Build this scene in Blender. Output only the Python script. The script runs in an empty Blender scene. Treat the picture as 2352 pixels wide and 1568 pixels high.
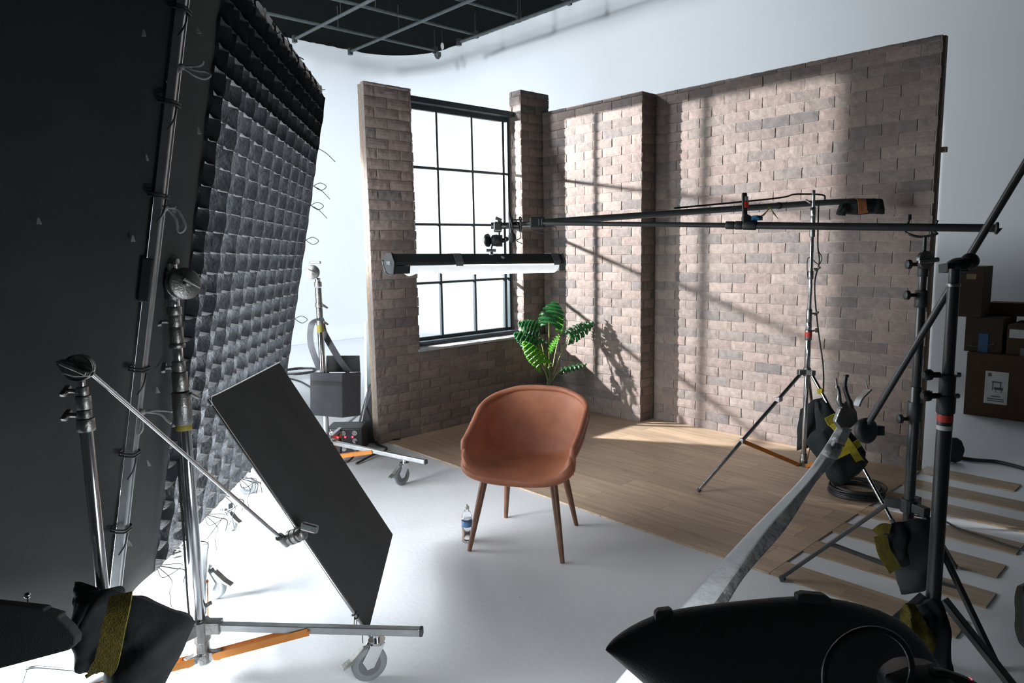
import bpy, math, random
from mathutils import Vector, Matrix
random.seed(7)
S = bpy.context.scene
COL = S.collection
V = Vector

# ------------------------------------------------------------------ camera
FPX = 1601.96
CAM = V((0, 0, 1.6678))
_y, _p, _r = math.radians(47.2426), math.radians(7.56795), math.radians(-1.04925)
CF = V((math.cos(_y)*math.cos(_p), math.sin(_y)*math.cos(_p), -math.sin(_p)))
_R = V((math.sin(_y), -math.cos(_y), 0))
_U = _R.cross(CF)
CR = _R*math.cos(_r) + _U*math.sin(_r)
CU = -_R*math.sin(_r) + _U*math.cos(_r)
cd = bpy.data.cameras.new('camera')
cam = bpy.data.objects.new('camera', cd)
COL.objects.link(cam)
cam.matrix_world = Matrix(((CR.x, CU.x, -CF.x, CAM.x), (CR.y, CU.y, -CF.y, CAM.y), (CR.z, CU.z, -CF.z, CAM.z), (0, 0, 0, 1)))
cd.sensor_width = 36
cd.lens = FPX/2352*36
cd.clip_start = 0.05
S.camera = cam
S.view_settings.view_transform = 'Standard'
S.view_settings.look = 'None'
S.view_settings.gamma = 1
S.view_settings.use_curve_mapping = False
S.view_settings.exposure = 0.0

# ------------------------------------------------------------------ world and lamps
w = bpy.data.worlds.new('world')
S.world = w
w.use_nodes = True
w.node_tree.nodes['Background'].inputs[0].default_value = (0.86, 0.93, 1.0, 1)
w.node_tree.nodes['Background'].inputs[1].default_value = 0.028


def lamp(name, kind, loc, target, energy, color=(1, 1, 1), **kw):
    l = bpy.data.lights.new(name, kind)
    l.energy = energy
    l.color = color
    for k, v in kw.items():
        setattr(l, k, v)
    o = bpy.data.objects.new(name, l)
    COL.objects.link(o)
    o.location = loc
    o.rotation_euler = (V(target)-V(loc)).to_track_quat('-Z', 'Y').to_euler()
    return o


# hard key far behind the window, throwing the window's shadow on the brick
KEY = V((1.85, 8.55, 2.98))
_az, _el = math.radians(-51.5), math.radians(-15.5)
lamp('window_key_light', 'SPOT', KEY, KEY+V((math.cos(_az)*math.cos(_el), math.sin(_az)*math.cos(_el), math.sin(_el))), 7000, (0.99, 0.985, 0.98), spot_size=math.radians(37), spot_blend=0.2, shadow_soft_size=0.055)
# cyclorama wash hung high behind the set
lamp('cyclorama_light', 'SPOT', (1.8, 6.8, 4.95), (8.6, 7.6, 3.6), 1500, (0.90, 0.96, 1.0), spot_size=math.radians(128), spot_blend=1.0, shadow_soft_size=0.4)
lamp('cyclorama_light', 'SPOT', (0.2, 7.6, 4.8), (4.6, 12.2, 2.0), 2500, (0.90, 0.96, 1.0), spot_size=math.radians(105), spot_blend=1.0, shadow_soft_size=0.4)
# the big source inside the gridded frame
FN = V((0.77552536, -0.6006087, -0.19449834))
lamp('frame_light', 'AREA', V((1.56, 3.80, 1.34))-FN*0.42, (2.85, 2.85, 0.70), 225, (0.94, 0.97, 1.0), size=2.0)
# low lamp behind the frame that burns out the floor at lower left
lamp('floor_light', 'AREA', (-0.35, 4.0, 0.85), (1.3, 3.0, 0.0), 290, (0.94, 0.97, 1.0), size=0.8)


# fill lamp added at the softbox mouth to brighten the floor, aimed down left
_sb = CAM+(CF+CR*((1400-1176)/FPX)-CU*((1640-784)/FPX))*1.5
lamp('softbox_fill', 'AREA', _sb, _sb-CR*0.9+CF*1.6-V((0, 0, 0.9)), 15, (0.95, 0.98, 1.0), size=0.5)


# ------------------------------------------------------------------ measuring helpers
def ray(x, y):
    return CF + CR*((x-1176)/FPX) - CU*((y-784)/FPX)


def D(x, y, dep):
    return CAM + ray(x, y)*dep


def PL(x, y, ax, v):
    d = ray(x, y)
    return CAM + d*((v-CAM[ax])/d[ax])


def G(x, y, z=0.0):
    return PL(x, y, 2, z)


# ------------------------------------------------------------------ materials
def mat(name, c, rough=0.6, metal=0.0, var=0.12, scale=12, bump=0.0, bscale=80, spec=0.5, sheen=0.0, emit=None, aniso=None):
    m = bpy.data.materials.new(name)
    m.use_nodes = True
    nt = m.node_tree
    b = nt.nodes['Principled BSDF']
    b.inputs['Roughness'].default_value = rough
    b.inputs['Metallic'].default_value = metal
    b.inputs['Specular IOR Level'].default_value = spec
    tc = nt.nodes.new('ShaderNodeTexCoord')
    n = nt.nodes.new('ShaderNodeTexNoise')
    n.inputs['Scale'].default_value = scale
    n.inputs['Detail'].default_value = 6
    nt.links.new(tc.outputs['Object'], n.inputs['Vector'])
    cr = nt.nodes.new('ShaderNodeValToRGB')
    cr.color_ramp.elements[0].position = 0.3
    cr.color_ramp.elements[1].position = 0.7
    cr.color_ramp.elements[0].color = tuple(x*(1-var) for x in c)+(1,)
    cr.color_ramp.elements[1].color = tuple(min(1, x*(1+var)) for x in c)+(1,)
    nt.links.new(n.outputs['Fac'], cr.inputs[0])
    nt.links.new(cr.outputs[0], b.inputs['Base Color'])
    if sheen:
        b.inputs['Sheen Weight'].default_value = sheen
    if bump:
        n2 = nt.nodes.new('ShaderNodeTexNoise')
        n2.inputs['Scale'].default_value = bscale
        n2.inputs['Detail'].default_value = 4
        nt.links.new(tc.outputs['Object'], n2.inputs['Vector'])
        bp = nt.nodes.new('ShaderNodeBump')
        bp.inputs['Strength'].default_value = bump
        bp.inputs['Distance'].default_value = 0.01
        nt.links.new(n2.outputs['Fac'], bp.inputs['Height'])
        nt.links.new(bp.outputs[0], b.inputs['Normal'])
    if emit:
        b.inputs['Emission Color'].default_value = tuple(emit[:3])+(1,)
        b.inputs['Emission Strength'].default_value = emit[3]
    return m


def math_node(nt, op, a, b=None):
    n = nt.nodes.new('ShaderNodeMath')
    n.operation = op
    for i, v in enumerate((a, b)):
        if v is None:
            continue
        if isinstance(v, (int, float)):
            n.inputs[i].default_value = v
        else:
            nt.links.new(v, n.inputs[i])
    return n.outputs[0]


def ramp(nt, src, stops):
    cr = nt.nodes.new('ShaderNodeValToRGB')
    e = cr.color_ramp.elements
    while len(e) < len(stops):
        e.new(0.5)
    for i, (p, c) in enumerate(stops):
        e[i].position = p
        e[i].color = tuple(c)+(1,)
    nt.links.new(src, cr.inputs[0])
    return cr.outputs[0]


def brick_mat():
    m = bpy.data.materials.new('faux_brick')
    m.use_nodes = True
    nt = m.node_tree
    L = nt.links.new
    b = nt.nodes['Principled BSDF']
    b.inputs['Roughness'].default_value = 0.9
    b.inputs['Specular IOR Level'].default_value = 0.25
    uv = nt.nodes.new('ShaderNodeUVMap')
    nz = nt.nodes.new('ShaderNodeTexNoise')
    nz.inputs['Scale'].default_value = 9
    nz.inputs['Detail'].default_value = 3
    L(uv.outputs[0], nz.inputs['Vector'])
    sub = nt.nodes.new('ShaderNodeVectorMath')
    sub.operation = 'SUBTRACT'
    L(nz.outputs['Color'], sub.inputs[0])
    sub.inputs[1].default_value = (0.5, 0.5, 0.5)
    sc = nt.nodes.new('ShaderNodeVectorMath')
    sc.operation = 'SCALE'
    L(sub.outputs[0], sc.inputs[0])
    sc.inputs['Scale'].default_value = 0.0
    ad = nt.nodes.new('ShaderNodeVectorMath')
    ad.operation = 'ADD'
    L(uv.outputs[0], ad.inputs[0])
    L(sc.outputs[0], ad.inputs[1])
    br = nt.nodes.new('ShaderNodeTexBrick')
    L(ad.outputs[0], br.inputs['Vector'])
    br.inputs['Scale'].default_value = 1
    br.inputs['Brick Width'].default_value = 0.232
    br.inputs['Row Height'].default_value = 0.0838
    br.inputs['Mortar Size'].default_value = 0.0001
    br.inputs['Mortar Smooth'].default_value = 0.0
    br.inputs['Color1'].default_value = (0, 0, 0, 1)
    br.inputs['Color2'].default_value = (1, 1, 1, 1)
    br.inputs['Mortar'].default_value = (0.5, 0.5, 0.5, 1)
    col = ramp(nt, br.outputs['Color'], [(0.0, (.140, .129, .127)), (0.18, (.215, .176, .160)), (0.42, (.245, .200, .180)), (0.62, (.165, .150, .145)), (0.82, (.268, .226, .202)), (1.0, (.22, .172, .157))])
    n2 = nt.nodes.new('ShaderNodeTexNoise')
    n2.inputs['Scale'].default_value = 22
    n2.inputs['Detail'].default_value = 9
    n2.inputs['Roughness'].default_value = 0.7
    L(uv.outputs[0], n2.inputs['Vector'])
    tone = ramp(nt, n2.outputs['Fac'], [(0.28, (.72, .72, .73)), (0.72, (1.22, 1.19, 1.17))])
    mx = nt.nodes.new('ShaderNodeMix')
    mx.data_type = 'RGBA'
    mx.blend_type = 'MULTIPLY'
    mx.inputs[0].default_value = 1
    L(col, mx.inputs[6])
    L(tone, mx.inputs[7])
    mm = nt.nodes.new('ShaderNodeMix')
    mm.data_type = 'RGBA'
    L(br.outputs['Fac'], mm.inputs[0])
    L(mx.outputs[2], mm.inputs[6])
    mm.inputs[7].default_value = (.30, .262, .238, 1)
    L(mm.outputs[2], b.inputs['Base Color'])
    n3 = nt.nodes.new('ShaderNodeTexNoise')
    n3.inputs['Scale'].default_value = 14
    n3.inputs['Detail'].default_value = 8
    n3.inputs['Roughness'].default_value = 0.62
    L(uv.outputs[0], n3.inputs['Vector'])
    inv = math_node(nt, 'SUBTRACT', 1.0, br.outputs['Fac'])
    h = math_node(nt, 'ADD', inv, math_node(nt, 'MULTIPLY', n3.outputs['Fac'], 0.5))
    bp = nt.nodes.new('ShaderNodeBump')
    bp.inputs['Strength'].default_value = 1.0
    bp.inputs['Distance'].default_value = 0.014
    L(h, bp.inputs['Height'])
    L(bp.outputs[0], b.inputs['Normal'])
    return m


def wood_mat(name, rot, c1, c2, c3, seams=True):
    m = bpy.data.materials.new(name)
    m.use_nodes = True
    nt = m.node_tree
    L = nt.links.new
    b = nt.nodes['Principled BSDF']
    b.inputs['Roughness'].default_value = 0.42
    b.inputs['Specular IOR Level'].default_value = 0.4
    uv = nt.nodes.new('ShaderNodeUVMap')
    mp = nt.nodes.new('ShaderNodeMapping')
    mp.inputs['Rotation'].default_value = (0, 0, rot)
    L(uv.outputs[0], mp.inputs['Vector'])
    br = nt.nodes.new('ShaderNodeTexBrick')
    L(mp.outputs[0], br.inputs['Vector'])
    br.offset = 0.37
    br.inputs['Scale'].default_value = 1
    br.inputs['Brick Width'].default_value = 1.25
    br.inputs['Row Height'].default_value = 0.1875
    br.inputs['Mortar Size'].default_value = 0.0012
    br.inputs['Mortar Smooth'].default_value = 0.3
    br.inputs['Color1'].default_value = (0, 0, 0, 1)
    br.inputs['Color2'].default_value = (1, 1, 1, 1)
    br.inputs['Mortar'].default_value = (0.5, 0.5, 0.5, 1)
    mp2 = nt.nodes.new('ShaderNodeMapping')
    mp2.inputs['Scale'].default_value = (1.3, 16, 1)
    L(mp.outputs[0], mp2.inputs['Vector'])
    addv = nt.nodes.new('ShaderNodeVectorMath')
    addv.operation = 'ADD'
    L(mp2.outputs[0], addv.inputs[0])
    sc = nt.nodes.new('ShaderNodeVectorMath')
    sc.operation = 'SCALE'
    L(br.outputs['Color'], sc.inputs[0])
    sc.inputs['Scale'].default_value = 7.0
    L(sc.outputs[0], addv.inputs[1])
    n = nt.nodes.new('ShaderNodeTexNoise')
    n.inputs['Scale'].default_value = 1.6
    n.inputs['Detail'].default_value = 9
    n.inputs['Roughness'].default_value = 0.62
    n.inputs['Distortion'].default_value = 0.6
    L(addv.outputs[0], n.inputs['Vector'])
    grain = ramp(nt, n.outputs['Fac'], [(0.3, c1), (0.5, c2), (0.72, c3)])
    tone = ramp(nt, br.outputs['Color'], [(0, (.84, .84, .84)), (1, (1.14, 1.12, 1.1))])
    mx = nt.nodes.new('ShaderNodeMix')
    mx.data_type = 'RGBA'
    mx.blend_type = 'MULTIPLY'
    mx.inputs[0].default_value = 1
    L(grain, mx.inputs[6])
    L(tone, mx.inputs[7])
    out = mx.outputs[2]
    if seams:
        mm = nt.nodes.new('ShaderNodeMix')
        mm.data_type = 'RGBA'
        L(br.outputs['Fac'], mm.inputs[0])
        L(out, mm.inputs[6])
        mm.inputs[7].default_value = (.07, .05, .035, 1)
        out = mm.outputs[2]
    L(out, b.inputs['Base Color'])
    bp = nt.nodes.new('ShaderNodeBump')
    bp.inputs['Strength'].default_value = 0.25
    bp.inputs['Distance'].default_value = 0.002
    L(n.outputs['Fac'], bp.inputs['Height'])
    L(bp.outputs[0], b.inputs['Normal'])
    return m


def floor_mat():
    m = mat('painted_floor', (.70, .73, .76), 0.5, var=0.03, scale=1.5, bump=0.12, bscale=38)
    nt = m.node_tree
    L = nt.links.new
    b = nt.nodes['Principled BSDF']
    src = b.inputs['Base Color'].links[0].from_socket
    tc = nt.nodes.new('ShaderNodeTexCoord')
    n = nt.nodes.new('ShaderNodeTexNoise')
    n.inputs['Scale'].default_value = 26
    n.inputs['Detail'].default_value = 3
    L(tc.outputs['Object'], n.inputs['Vector'])
    k = ramp(nt, n.outputs['Fac'], [(0.755, (0, 0, 0)), (0.78, (1, 1, 1))])
    mm = nt.nodes.new('ShaderNodeMix')
    mm.data_type = 'RGBA'
    L(k, mm.inputs[0])
    L(src, mm.inputs[6])
    mm.inputs[7].default_value = (.22, .22, .23, 1)
    L(mm.outputs[2], b.inputs['Base Color'])
    return m


def glass_mat(name, tint, rough=0.02, ior=1.33):
    m = bpy.data.materials.new(name)
    m.use_nodes = True
    nt = m.node_tree
    b = nt.nodes['Principled BSDF']
    b.inputs['Base Color'].default_value = tint+(1,)
    b.inputs['Roughness'].default_value = rough
    b.inputs['Transmission Weight'].default_value = 1
    b.inputs['IOR'].default_value = ior
    return m


def leaf_mat(name, a, c):
    m = bpy.data.materials.new(name)
    m.use_nodes = True
    nt = m.node_tree
    L = nt.links.new
    b = nt.nodes['Principled BSDF']
    b.inputs['Roughness'].default_value = 0.3
    uv = nt.nodes.new('ShaderNodeUVMap')
    wv = nt.nodes.new('ShaderNodeTexWave')
    wv.inputs['Scale'].default_value = 2.4
    wv.inputs['Distortion'].default_value = 1.5
    L(uv.outputs[0], wv.inputs['Vector'])
    c0 = ramp(nt, wv.outputs['Fac'], [(0.0, a), (0.75, a), (1.0, c)])
    L(c0, b.inputs['Base Color'])
    tr = nt.nodes.new('ShaderNodeBsdfTranslucent')
    tr.inputs[0].default_value = tuple(min(1, x*1.6) for x in c)+(1,)
    ms = nt.nodes.new('ShaderNodeMixShader')
    ms.inputs[0].default_value = 0.3
    L(b.outputs[0], ms.inputs[1])
    L(tr.outputs[0], ms.inputs[2])
    L(ms.outputs[0], nt.nodes['Material Output'].inputs['Surface'])
    return m


M = {
    'mortar': mat('mortar', (.30, .262, .238), 0.95, var=0.12, scale=14, bump=0.7, bscale=70, spec=0.2),
    'brick': brick_mat(),
    'plank': wood_mat('oak_laminate', math.pi/2, (.33, .24, .165), (.44, .33, .235), (.52, .40, .29)),
    'strip': wood_mat('oak_laminate_strip', math.pi/2, (.25, .185, .125), (.33, .25, .17), (.40, .305, .21), False),
    'floor': floor_mat(),
    'cyc': mat('painted_cyclorama', (.74, .77, .80), 0.75, var=0.02, scale=0.8, bump=0.05, bscale=30),
    'ceiling': mat('black_insulation', (.011, .012, .012), 0.95, var=0.35, scale=30, bump=0.8, bscale=40, spec=0.0),
    'pipe': mat('grey_pipe', (.055, .065, .068), 0.5, 0.2, var=0.2),
    'fabric': mat('black_duvetyne', (.066, .069, .069), 0.95, var=0.12, scale=3, bump=0.3, bscale=300, spec=0.15),
    'boom_grey': mat('grey_boom_paint', (.15, .165, .17), 0.45, 0.1, var=0.1, scale=30),
    'nylon': mat('softbox_nylon', (.16, .165, .162), 0.6, var=0.1, scale=4, bump=0.3, bscale=200, spec=0.3),
    'hub_grey': mat('hub_plastic', (.13, .14, .145), 0.5),
    'grid': mat('black_grid_cloth', (.019, .023, .028), 0.75, var=0.35, scale=16, bump=0.5, bscale=60, spec=0.35, sheen=0.2),
    'chrome': mat('chrome', (.62, .63, .64), 0.16, 1.0, var=0.08, scale=6),
    'alu': mat('brushed_aluminium', (.50, .52, .53), 0.38, 1.0, var=0.1, scale=20),
    'cast': mat('cast_grip_metal', (.30, .30, .29), 0.38, 1.0, var=0.25, scale=25, bump=0.2, bscale=120),
    'black_metal': mat('black_metal', (.024, .026, .027), 0.38, 0.0, var=0.2, spec=0.6),
    'black_plastic': mat('black_plastic', (.02, .021, .022), 0.5, var=0.2),
    'rubber': mat('rubber', (.05, .055, .057), 0.7, var=0.2),
    'grey_rubber': mat('grey_wheel', (.22, .24, .245), 0.6, var=0.1),
    'orange': mat('orange_anodised', (.62, .23, .045), 0.4, 0.35, var=0.08),
    'yellow': mat('yellow_webbing', (.52, .43, .03), 0.85, var=0.25, scale=60, bump=0.6, bscale=250),
    'olive': mat('olive_webbing', (.20, .165, .025), 0.85, var=0.3, scale=60, bump=0.6, bscale=250),
    'tape': mat('yellow_tape', (.30, .25, .04), 0.6),
    'bag': mat('black_sandbag_nylon', (.024, .029, .031), 0.8, var=0.2, scale=8, bump=0.5, bscale=30, spec=0.3),
    'cord': mat('cotton_cord', (.38, .38, .38), 0.9, var=0.2, scale=90),
    'white_cord': mat('white_cord', (.75, .75, .75), 0.9, var=0.1, scale=90),
    'cable': mat('black_cable', (.017, .018, .019), 0.5, var=0.2),
    'frame_blk': mat('window_steel', (.028, .045, .055), 0.45, 0.0, var=0.12, spec=0.5),
    'sill': mat('painted_sill', (.40, .43, .46), 0.5, var=0.1),
    'ply': mat('plywood_edge', (.30, .235, .18), 0.8, var=0.2, scale=30),
    'leather': mat('cognac_leather', (.33, .120, .064), 0.48, var=0.16, scale=9, bump=0.28, bscale=260, spec=0.4),
    'leather_piping': mat('leather_piping', (.33, .10, .045), 0.5, var=0.1),
    'walnut': mat('walnut_leg', (.15, .068, .036), 0.42, var=0.3, scale=18, bump=0.1),
    'leaf': leaf_mat('monstera_leaf', (.012, .075, .022), (.035, .16, .045)),
    'leaf_young': leaf_mat('young_monstera_leaf', (.05, .20, .018), (.12, .36, .03)),
    'stem': mat('plant_stem', (.22, .27, .07), 0.5, var=0.35, scale=60),
    'trunk': mat('moss_pole', (.10, .12, .07), 0.9, var=0.3, scale=60, bump=0.6),
    'pot': mat('grey_pot', (.11, .12, .12), 0.6, var=0.1),
    'soil': mat('potting_soil', (.03, .02, .015), 0.95, var=0.4, scale=60, bump=0.8),
    'gaffer': mat('grey_gaffer_tape', (.20, .215, .22), 0.6, var=0.1),
    'diffusion': mat('diffusion_skirt', (.8, .83, .85), 0.6, var=0.03, emit=(.93, .97, 1, 0.7)),
    'tube_glow': mat('lit_tube', (.9, .9, .9), 0.4, emit=(.93, .97, 1.0, 8.0)),
    'foam': mat('foam_windscreen', (.055, .06, .065), 0.95, var=0.3, scale=80, bump=0.6, bscale=400),
    'red': mat('red_plastic', (.50, .02, .03), 0.45),
    'label_red': mat('red_label', (.55, .05, .04), 0.5),
    'label_white': mat('white_label', (.62, .64, .64), 0.6),
    'label_blue': mat('blue_plastic', (.03, .13, .28), 0.5),
    'led': mat('red_led', (.8, .02, .04), 0.4, emit=(1, .03, .06, 6.0)),
    'bag_orange': mat('orange_band', (.42, .16, .055), 0.8, var=0.2, bump=0.4),
    'muslin': mat('white_muslin', (.62, .65, .67), 0.7, var=0.06, bump=0.35, bscale=25),
    'silver_cloth': mat('silver_lame', (.33, .34, .345), 0.5, 0.35, var=0.35, scale=22, bump=0.7, bscale=35),
    'card': mat('cardboard', (.08, .048, .030), 0.9, var=0.1, scale=6),
    'card2': mat('brown_cardboard', (.06, .042, .030), 0.9, var=0.12, scale=6),
    'card_tape': mat('packing_tape', (.28, .22, .15), 0.4),
    'print': mat('dark_print', (.10, .11, .11), 0.7),
    'outlet': mat('outlet_face', (.33, .33, .33), 0.5),
    'bottle': glass_mat('clear_bottle', (.97, .985, 1.0), 0.03, 1.25),
    'water': glass_mat('water', (.96, .98, 1.0), 0.0, 1.33),
    'bottle_label': mat('blue_bottle_label', (.10, .24, .47), 0.4, var=0.3, scale=40),
    'dome': glass_mat('smoked_dome', (.5, .5, .5), 0.1, 1.4),
    'pouch': mat('charcoal_nylon', (.075, .078, .088), 0.8, var=0.1, scale=30, bump=0.4, bscale=250),
    'gloss_panel': mat('dark_gloss_panel', (.055, .075, .085), 0.2, var=0.2),
}


# ------------------------------------------------------------------ mesh builder
def frame_of(d):
    d = d.normalized()
    a = V((0, 0, 1)) if abs(d.z) < 0.95 else V((1, 0, 0))
    u = d.cross(a).normalized()
    return u, d.cross(u).normalized()


def spline(pts, n=8, closed=False):
    pts = [V(p) for p in pts]
    out = []
    N = len(pts)
    for i in range(N if closed else N-1):
        if closed:
            a, b, c, d = pts[i-1], pts[i], pts[(i+1) % N], pts[(i+2) % N]
        else:
            b, c = pts[i], pts[i+1]
            a = pts[i-1] if i else b*2-c
            d = pts[i+2] if i+2 < N else c*2-b
        for k in range(n):
            t = k/n
            out.append(0.5*((2*b)+(c-a)*t+(2*a-5*b+4*c-d)*t*t+(3*b-a-3*c+d)*t**3))
    if not closed:
        out.append(pts[-1])
    return out


class MB:
    def __init__(s):
        s.v = []
        s.f = []

    def box(s, c, size, ax=None):
        c = V(c)
        X, Y, Z = ax if ax else (V((1, 0, 0)), V((0, 1, 0)), V((0, 0, 1)))
        b = len(s.v)
        for i in (-.5, .5):
            for j in (-.5, .5):
                for k in (-.5, .5):
                    s.v.append(c+X*(i*size[0])+Y*(j*size[1])+Z*(k*size[2]))
        for q in ((0, 1, 3, 2), (4, 6, 7, 5), (0, 4, 5, 1), (2, 3, 7, 6), (0, 2, 6, 4), (1, 5, 7, 3)):
            s.f.append([b+i for i in q])
        return s

    def bb(s, a, b):
        a, b = V(a), V(b)
        return s.box((a+b)/2, (abs(b.x-a.x), abs(b.y-a.y), abs(b.z-a.z)))

    def bar(s, p, q, w, h, up=V((0, 0, 1))):
        p, q = V(p), V(q)
        d = (q-p).normalized()
        x = d.cross(up).normalized()
        y = x.cross(d).normalized()
        return s.box((p+q)/2, ((q-p).length, w, h), (d, x, y))

    def tube(s, pts, r, n=12, closed=False, caps=True):
        pts = [V(p) for p in pts]
        rs = r if isinstance(r, (list, tuple)) else [r]*len(pts)
        N = len(pts)
        b = len(s.v)
        u = None
        for i, p in enumerate(pts):
            if closed:
                d = pts[(i+1) % N]-pts[i-1]
            else:
                d = pts[min(i+1, N-1)]-pts[max(i-1, 0)]
            if d.length < 1e-9:
                d = V((0, 0, 1))
            d.normalize()
            if u is None:
                u, _ = frame_of(d)
            u = (u-d*u.dot(d))
            if u.length < 1e-6:
                u, _ = frame_of(d)
            u.normalize()
            v = d.cross(u)
            for k in range(n):
                a = 2*math.pi*k/n
                s.v.append(p+(u*math.cos(a)+v*math.sin(a))*rs[i])
        for i in range(N if closed else N-1):
            for k in range(n):
                j = (i+1) % N
                s.f.append([b+i*n+k, b+i*n+(k+1) % n, b+j*n+(k+1) % n, b+j*n+k])
        if caps and not closed:
            s.f.append([b+k for k in range(n)][::-1])
            s.f.append([b+(N-1)*n+k for k in range(n)])
        return s

    def cyl(s, p, q, r, r2=None, n=16):
        return s.tube([p, q], [r, r if r2 is None else r2], n)

    def lathe(s, base, axis, prof, n=20):
        """prof = [(distance along axis, radius)]"""
        base, axis = V(base), V(axis).normalized()
        u, v = frame_of(axis)
        b = len(s.v)
        for h, r in prof:
            for k in range(n):
                a = 2*math.pi*k/n
                s.v.append(base+axis*h+(u*math.cos(a)+v*math.sin(a))*max(r, 1e-5))
        for i in range(len(prof)-1):
            for k in range(n):
                s.f.append([b+i*n+k, b+i*n+(k+1) % n, b+(i+1)*n+(k+1) % n, b+(i+1)*n+k])
        s.f.append([b+k for k in range(n)][::-1])
        s.f.append([b+(len(prof)-1)*n+k for k in range(n)])
        return s

    def ball(s, c, r, n=12, sc=(1, 1, 1)):
        c = V(c)
        b = len(s.v)
        m = n
        for i in range(m+1):
            t = math.pi*i/m
            for k in range(n):
                a = 2*math.pi*k/n
                s.v.append(c+V((math.sin(t)*math.cos(a)*r*sc[0], math.sin(t)*math.sin(a)*r*sc[1], math.cos(t)*r*sc[2])))
        for i in range(m):
            for k in range(n):
                s.f.append([b+i*n+k, b+(i+1)*n+k, b+(i+1)*n+(k+1) % n, b+i*n+(k+1) % n])
        return s

    def grid(s, fn, nu, nv, wrap=False):
        b = len(s.v)
        for i in range(nu+1):
            for j in range(nv+1):
                s.v.append(V(fn(i/nu, j/nv)))
        for i in range(nu):
            for j in range(nv):
                s.f.append([b+i*(nv+1)+j, b+(i+1)*(nv+1)+j, b+(i+1)*(nv+1)+j+1, b+i*(nv+1)+j+1])
        return s

    def slab(s, outline, nrm, th):
        """polygon with thickness th along nrm"""
        nrm = V(nrm).normalized()*th
        b = len(s.v)
        n = len(outline)
        for p in outline:
            s.v.append(V(p)-nrm/2)
        for p in outline:
            s.v.append(V(p)+nrm/2)
        s.f.append([b+i for i in range(n)][::-1])
        s.f.append([b+n+i for i in range(n)])
        for i in range(n):
            j = (i+1) % n
            s.f.append([b+i, b+j, b+n+j, b+n+i])
        return s

    def pillow(s, c, th, N=14, wob=0.004, seed=1, edge=0.5, bul=0.05):
        """puffed bag between four corners c (in order)"""
        rnd = random.Random(seed)
        ph = [rnd.uniform(0, 6.3) for _ in range(6)]
        c = [V(x) for x in c]
        nrm = (c[1]-c[0]).cross(c[3]-c[0]).normalized()
        for side in (1, -1):
            b = len(s.v)
            for i in range(N+1):
                for j in range(N+1):
                    u, v = i/N, j/N
                    uu = u+bul*(2*u-1)*math.sin(math.pi*v)+0.4*bul*math.sin(v*11+ph[3])*(2*u-1)*math.sin(math.pi*v)
                    vw = v+bul*(2*v-1)*math.sin(math.pi*u)+0.4*bul*math.sin(u*9+ph[4])*(2*v-1)*math.sin(math.pi*u)
                    p = c[0]*(1-uu)*(1-vw)+c[1]*uu*(1-vw)+c[2]*uu*vw+c[3]*(1-uu)*vw
                    k = (max(0, 16*u*(1-u)*v*(1-v)))**edge
                    wv = wob*(math.sin(u*9+ph[0]+v*5)+math.sin(v*13+ph[1]-u*4)*.7+math.sin((u+v)*17+ph[2])*.4)
                    s.v.append(p+nrm*side*(th/2*k+wv*min(1, k*2)))
            for i in range(N):
                for j in range(N):
                    q = [b+i*(N+1)+j, b+(i+1)*(N+1)+j, b+(i+1)*(N+1)+j+1, b+i*(N+1)+j+1]
                    s.f.append(q if side == 1 else q[::-1])
        return s

    def ribbon(s, pts, side, w, th=0.003):
        pts = [V(p) for p in pts]
        b = len(s.v)
        N = len(pts)
        for i, p in enumerate(pts):
            d = (pts[min(i+1, N-1)]-pts[max(i-1, 0)]).normalized()
            sd = V(side[i] if isinstance(side, list) else side)
            sd = (sd-d*sd.dot(d)).normalized()
            nn = d.cross(sd)
            for a, c in ((-.5, -.5), (.5, -.5), (.5, .5), (-.5, .5)):
                s.v.append(p+sd*(a*w)+nn*(c*th))
        for i in range(N-1):
            for k in range(4):
                s.f.append([b+i*4+k, b+i*4+(k+1) % 4, b+(i+1)*4+(k+1) % 4, b+(i+1)*4+k])
        s.f.append([b, b+1, b+2, b+3][::-1])
        s.f.append([b+(N-1)*4+k for k in range(4)])
        return s

    def build(s, name, m, parent=None, smooth=False, bevel=0, uv=False, solid=0, sub=0, weld=False):
        off = V((0, 0, 0))
        q = parent
        while q:
            off += q.location
            q = q.parent
        me = bpy.data.meshes.new(name)
        me.from_pydata([tuple(p-off) for p in s.v], [], s.f)
        me.materials.append(m if not isinstance(m, str) else M[m])
        if uv:
            ul = me.uv_layers.new(name='UVMap')
            for p in me.polygons:
                n = p.normal
                for li in p.loop_indices:
                    co = me.vertices[me.loops[li].vertex_index].co+off
                    if abs(n.z) > 0.7:
                        q = (co.x, co.y)
                    elif abs(n.y) > abs(n.x):
                        q = (co.x, co.z)
                    else:
                        q = (co.y+0.11, co.z)
                    ul.data[li].uv = q
        if smooth:
            for p in me.polygons:
                p.use_smooth = True
            if hasattr(me, 'set_sharp_from_angle'):
                me.set_sharp_from_angle(angle=math.radians(50))
        o = bpy.data.objects.new(name, me)
        COL.objects.link(o)
        if parent:
            o.parent = parent
        if weld:
            md = o.modifiers.new('weld', 'WELD')
            md.merge_threshold = 0.0005
        if solid:
            md = o.modifiers.new('solid', 'SOLIDIFY')
            md.thickness = solid
            md.offset = 0
        if bevel:
            md = o.modifiers.new('bevel', 'BEVEL')
            md.width = bevel
            md.segments = 2
            md.limit_method = 'ANGLE'
            md.angle_limit = math.radians(40)
        if sub:
            md = o.modifiers.new('sub', 'SUBSURF')
            md.levels = sub
            md.render_levels = sub
        return o


def thing(name, loc, label, cat, group=None):
    o = bpy.data.objects.new(name, None)
    COL.objects.link(o)
    o.empty_display_size = 0.1
    o.location = loc
    o['label'] = label
    o['category'] = cat
    if group:
        o['group'] = group
    return o


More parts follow.
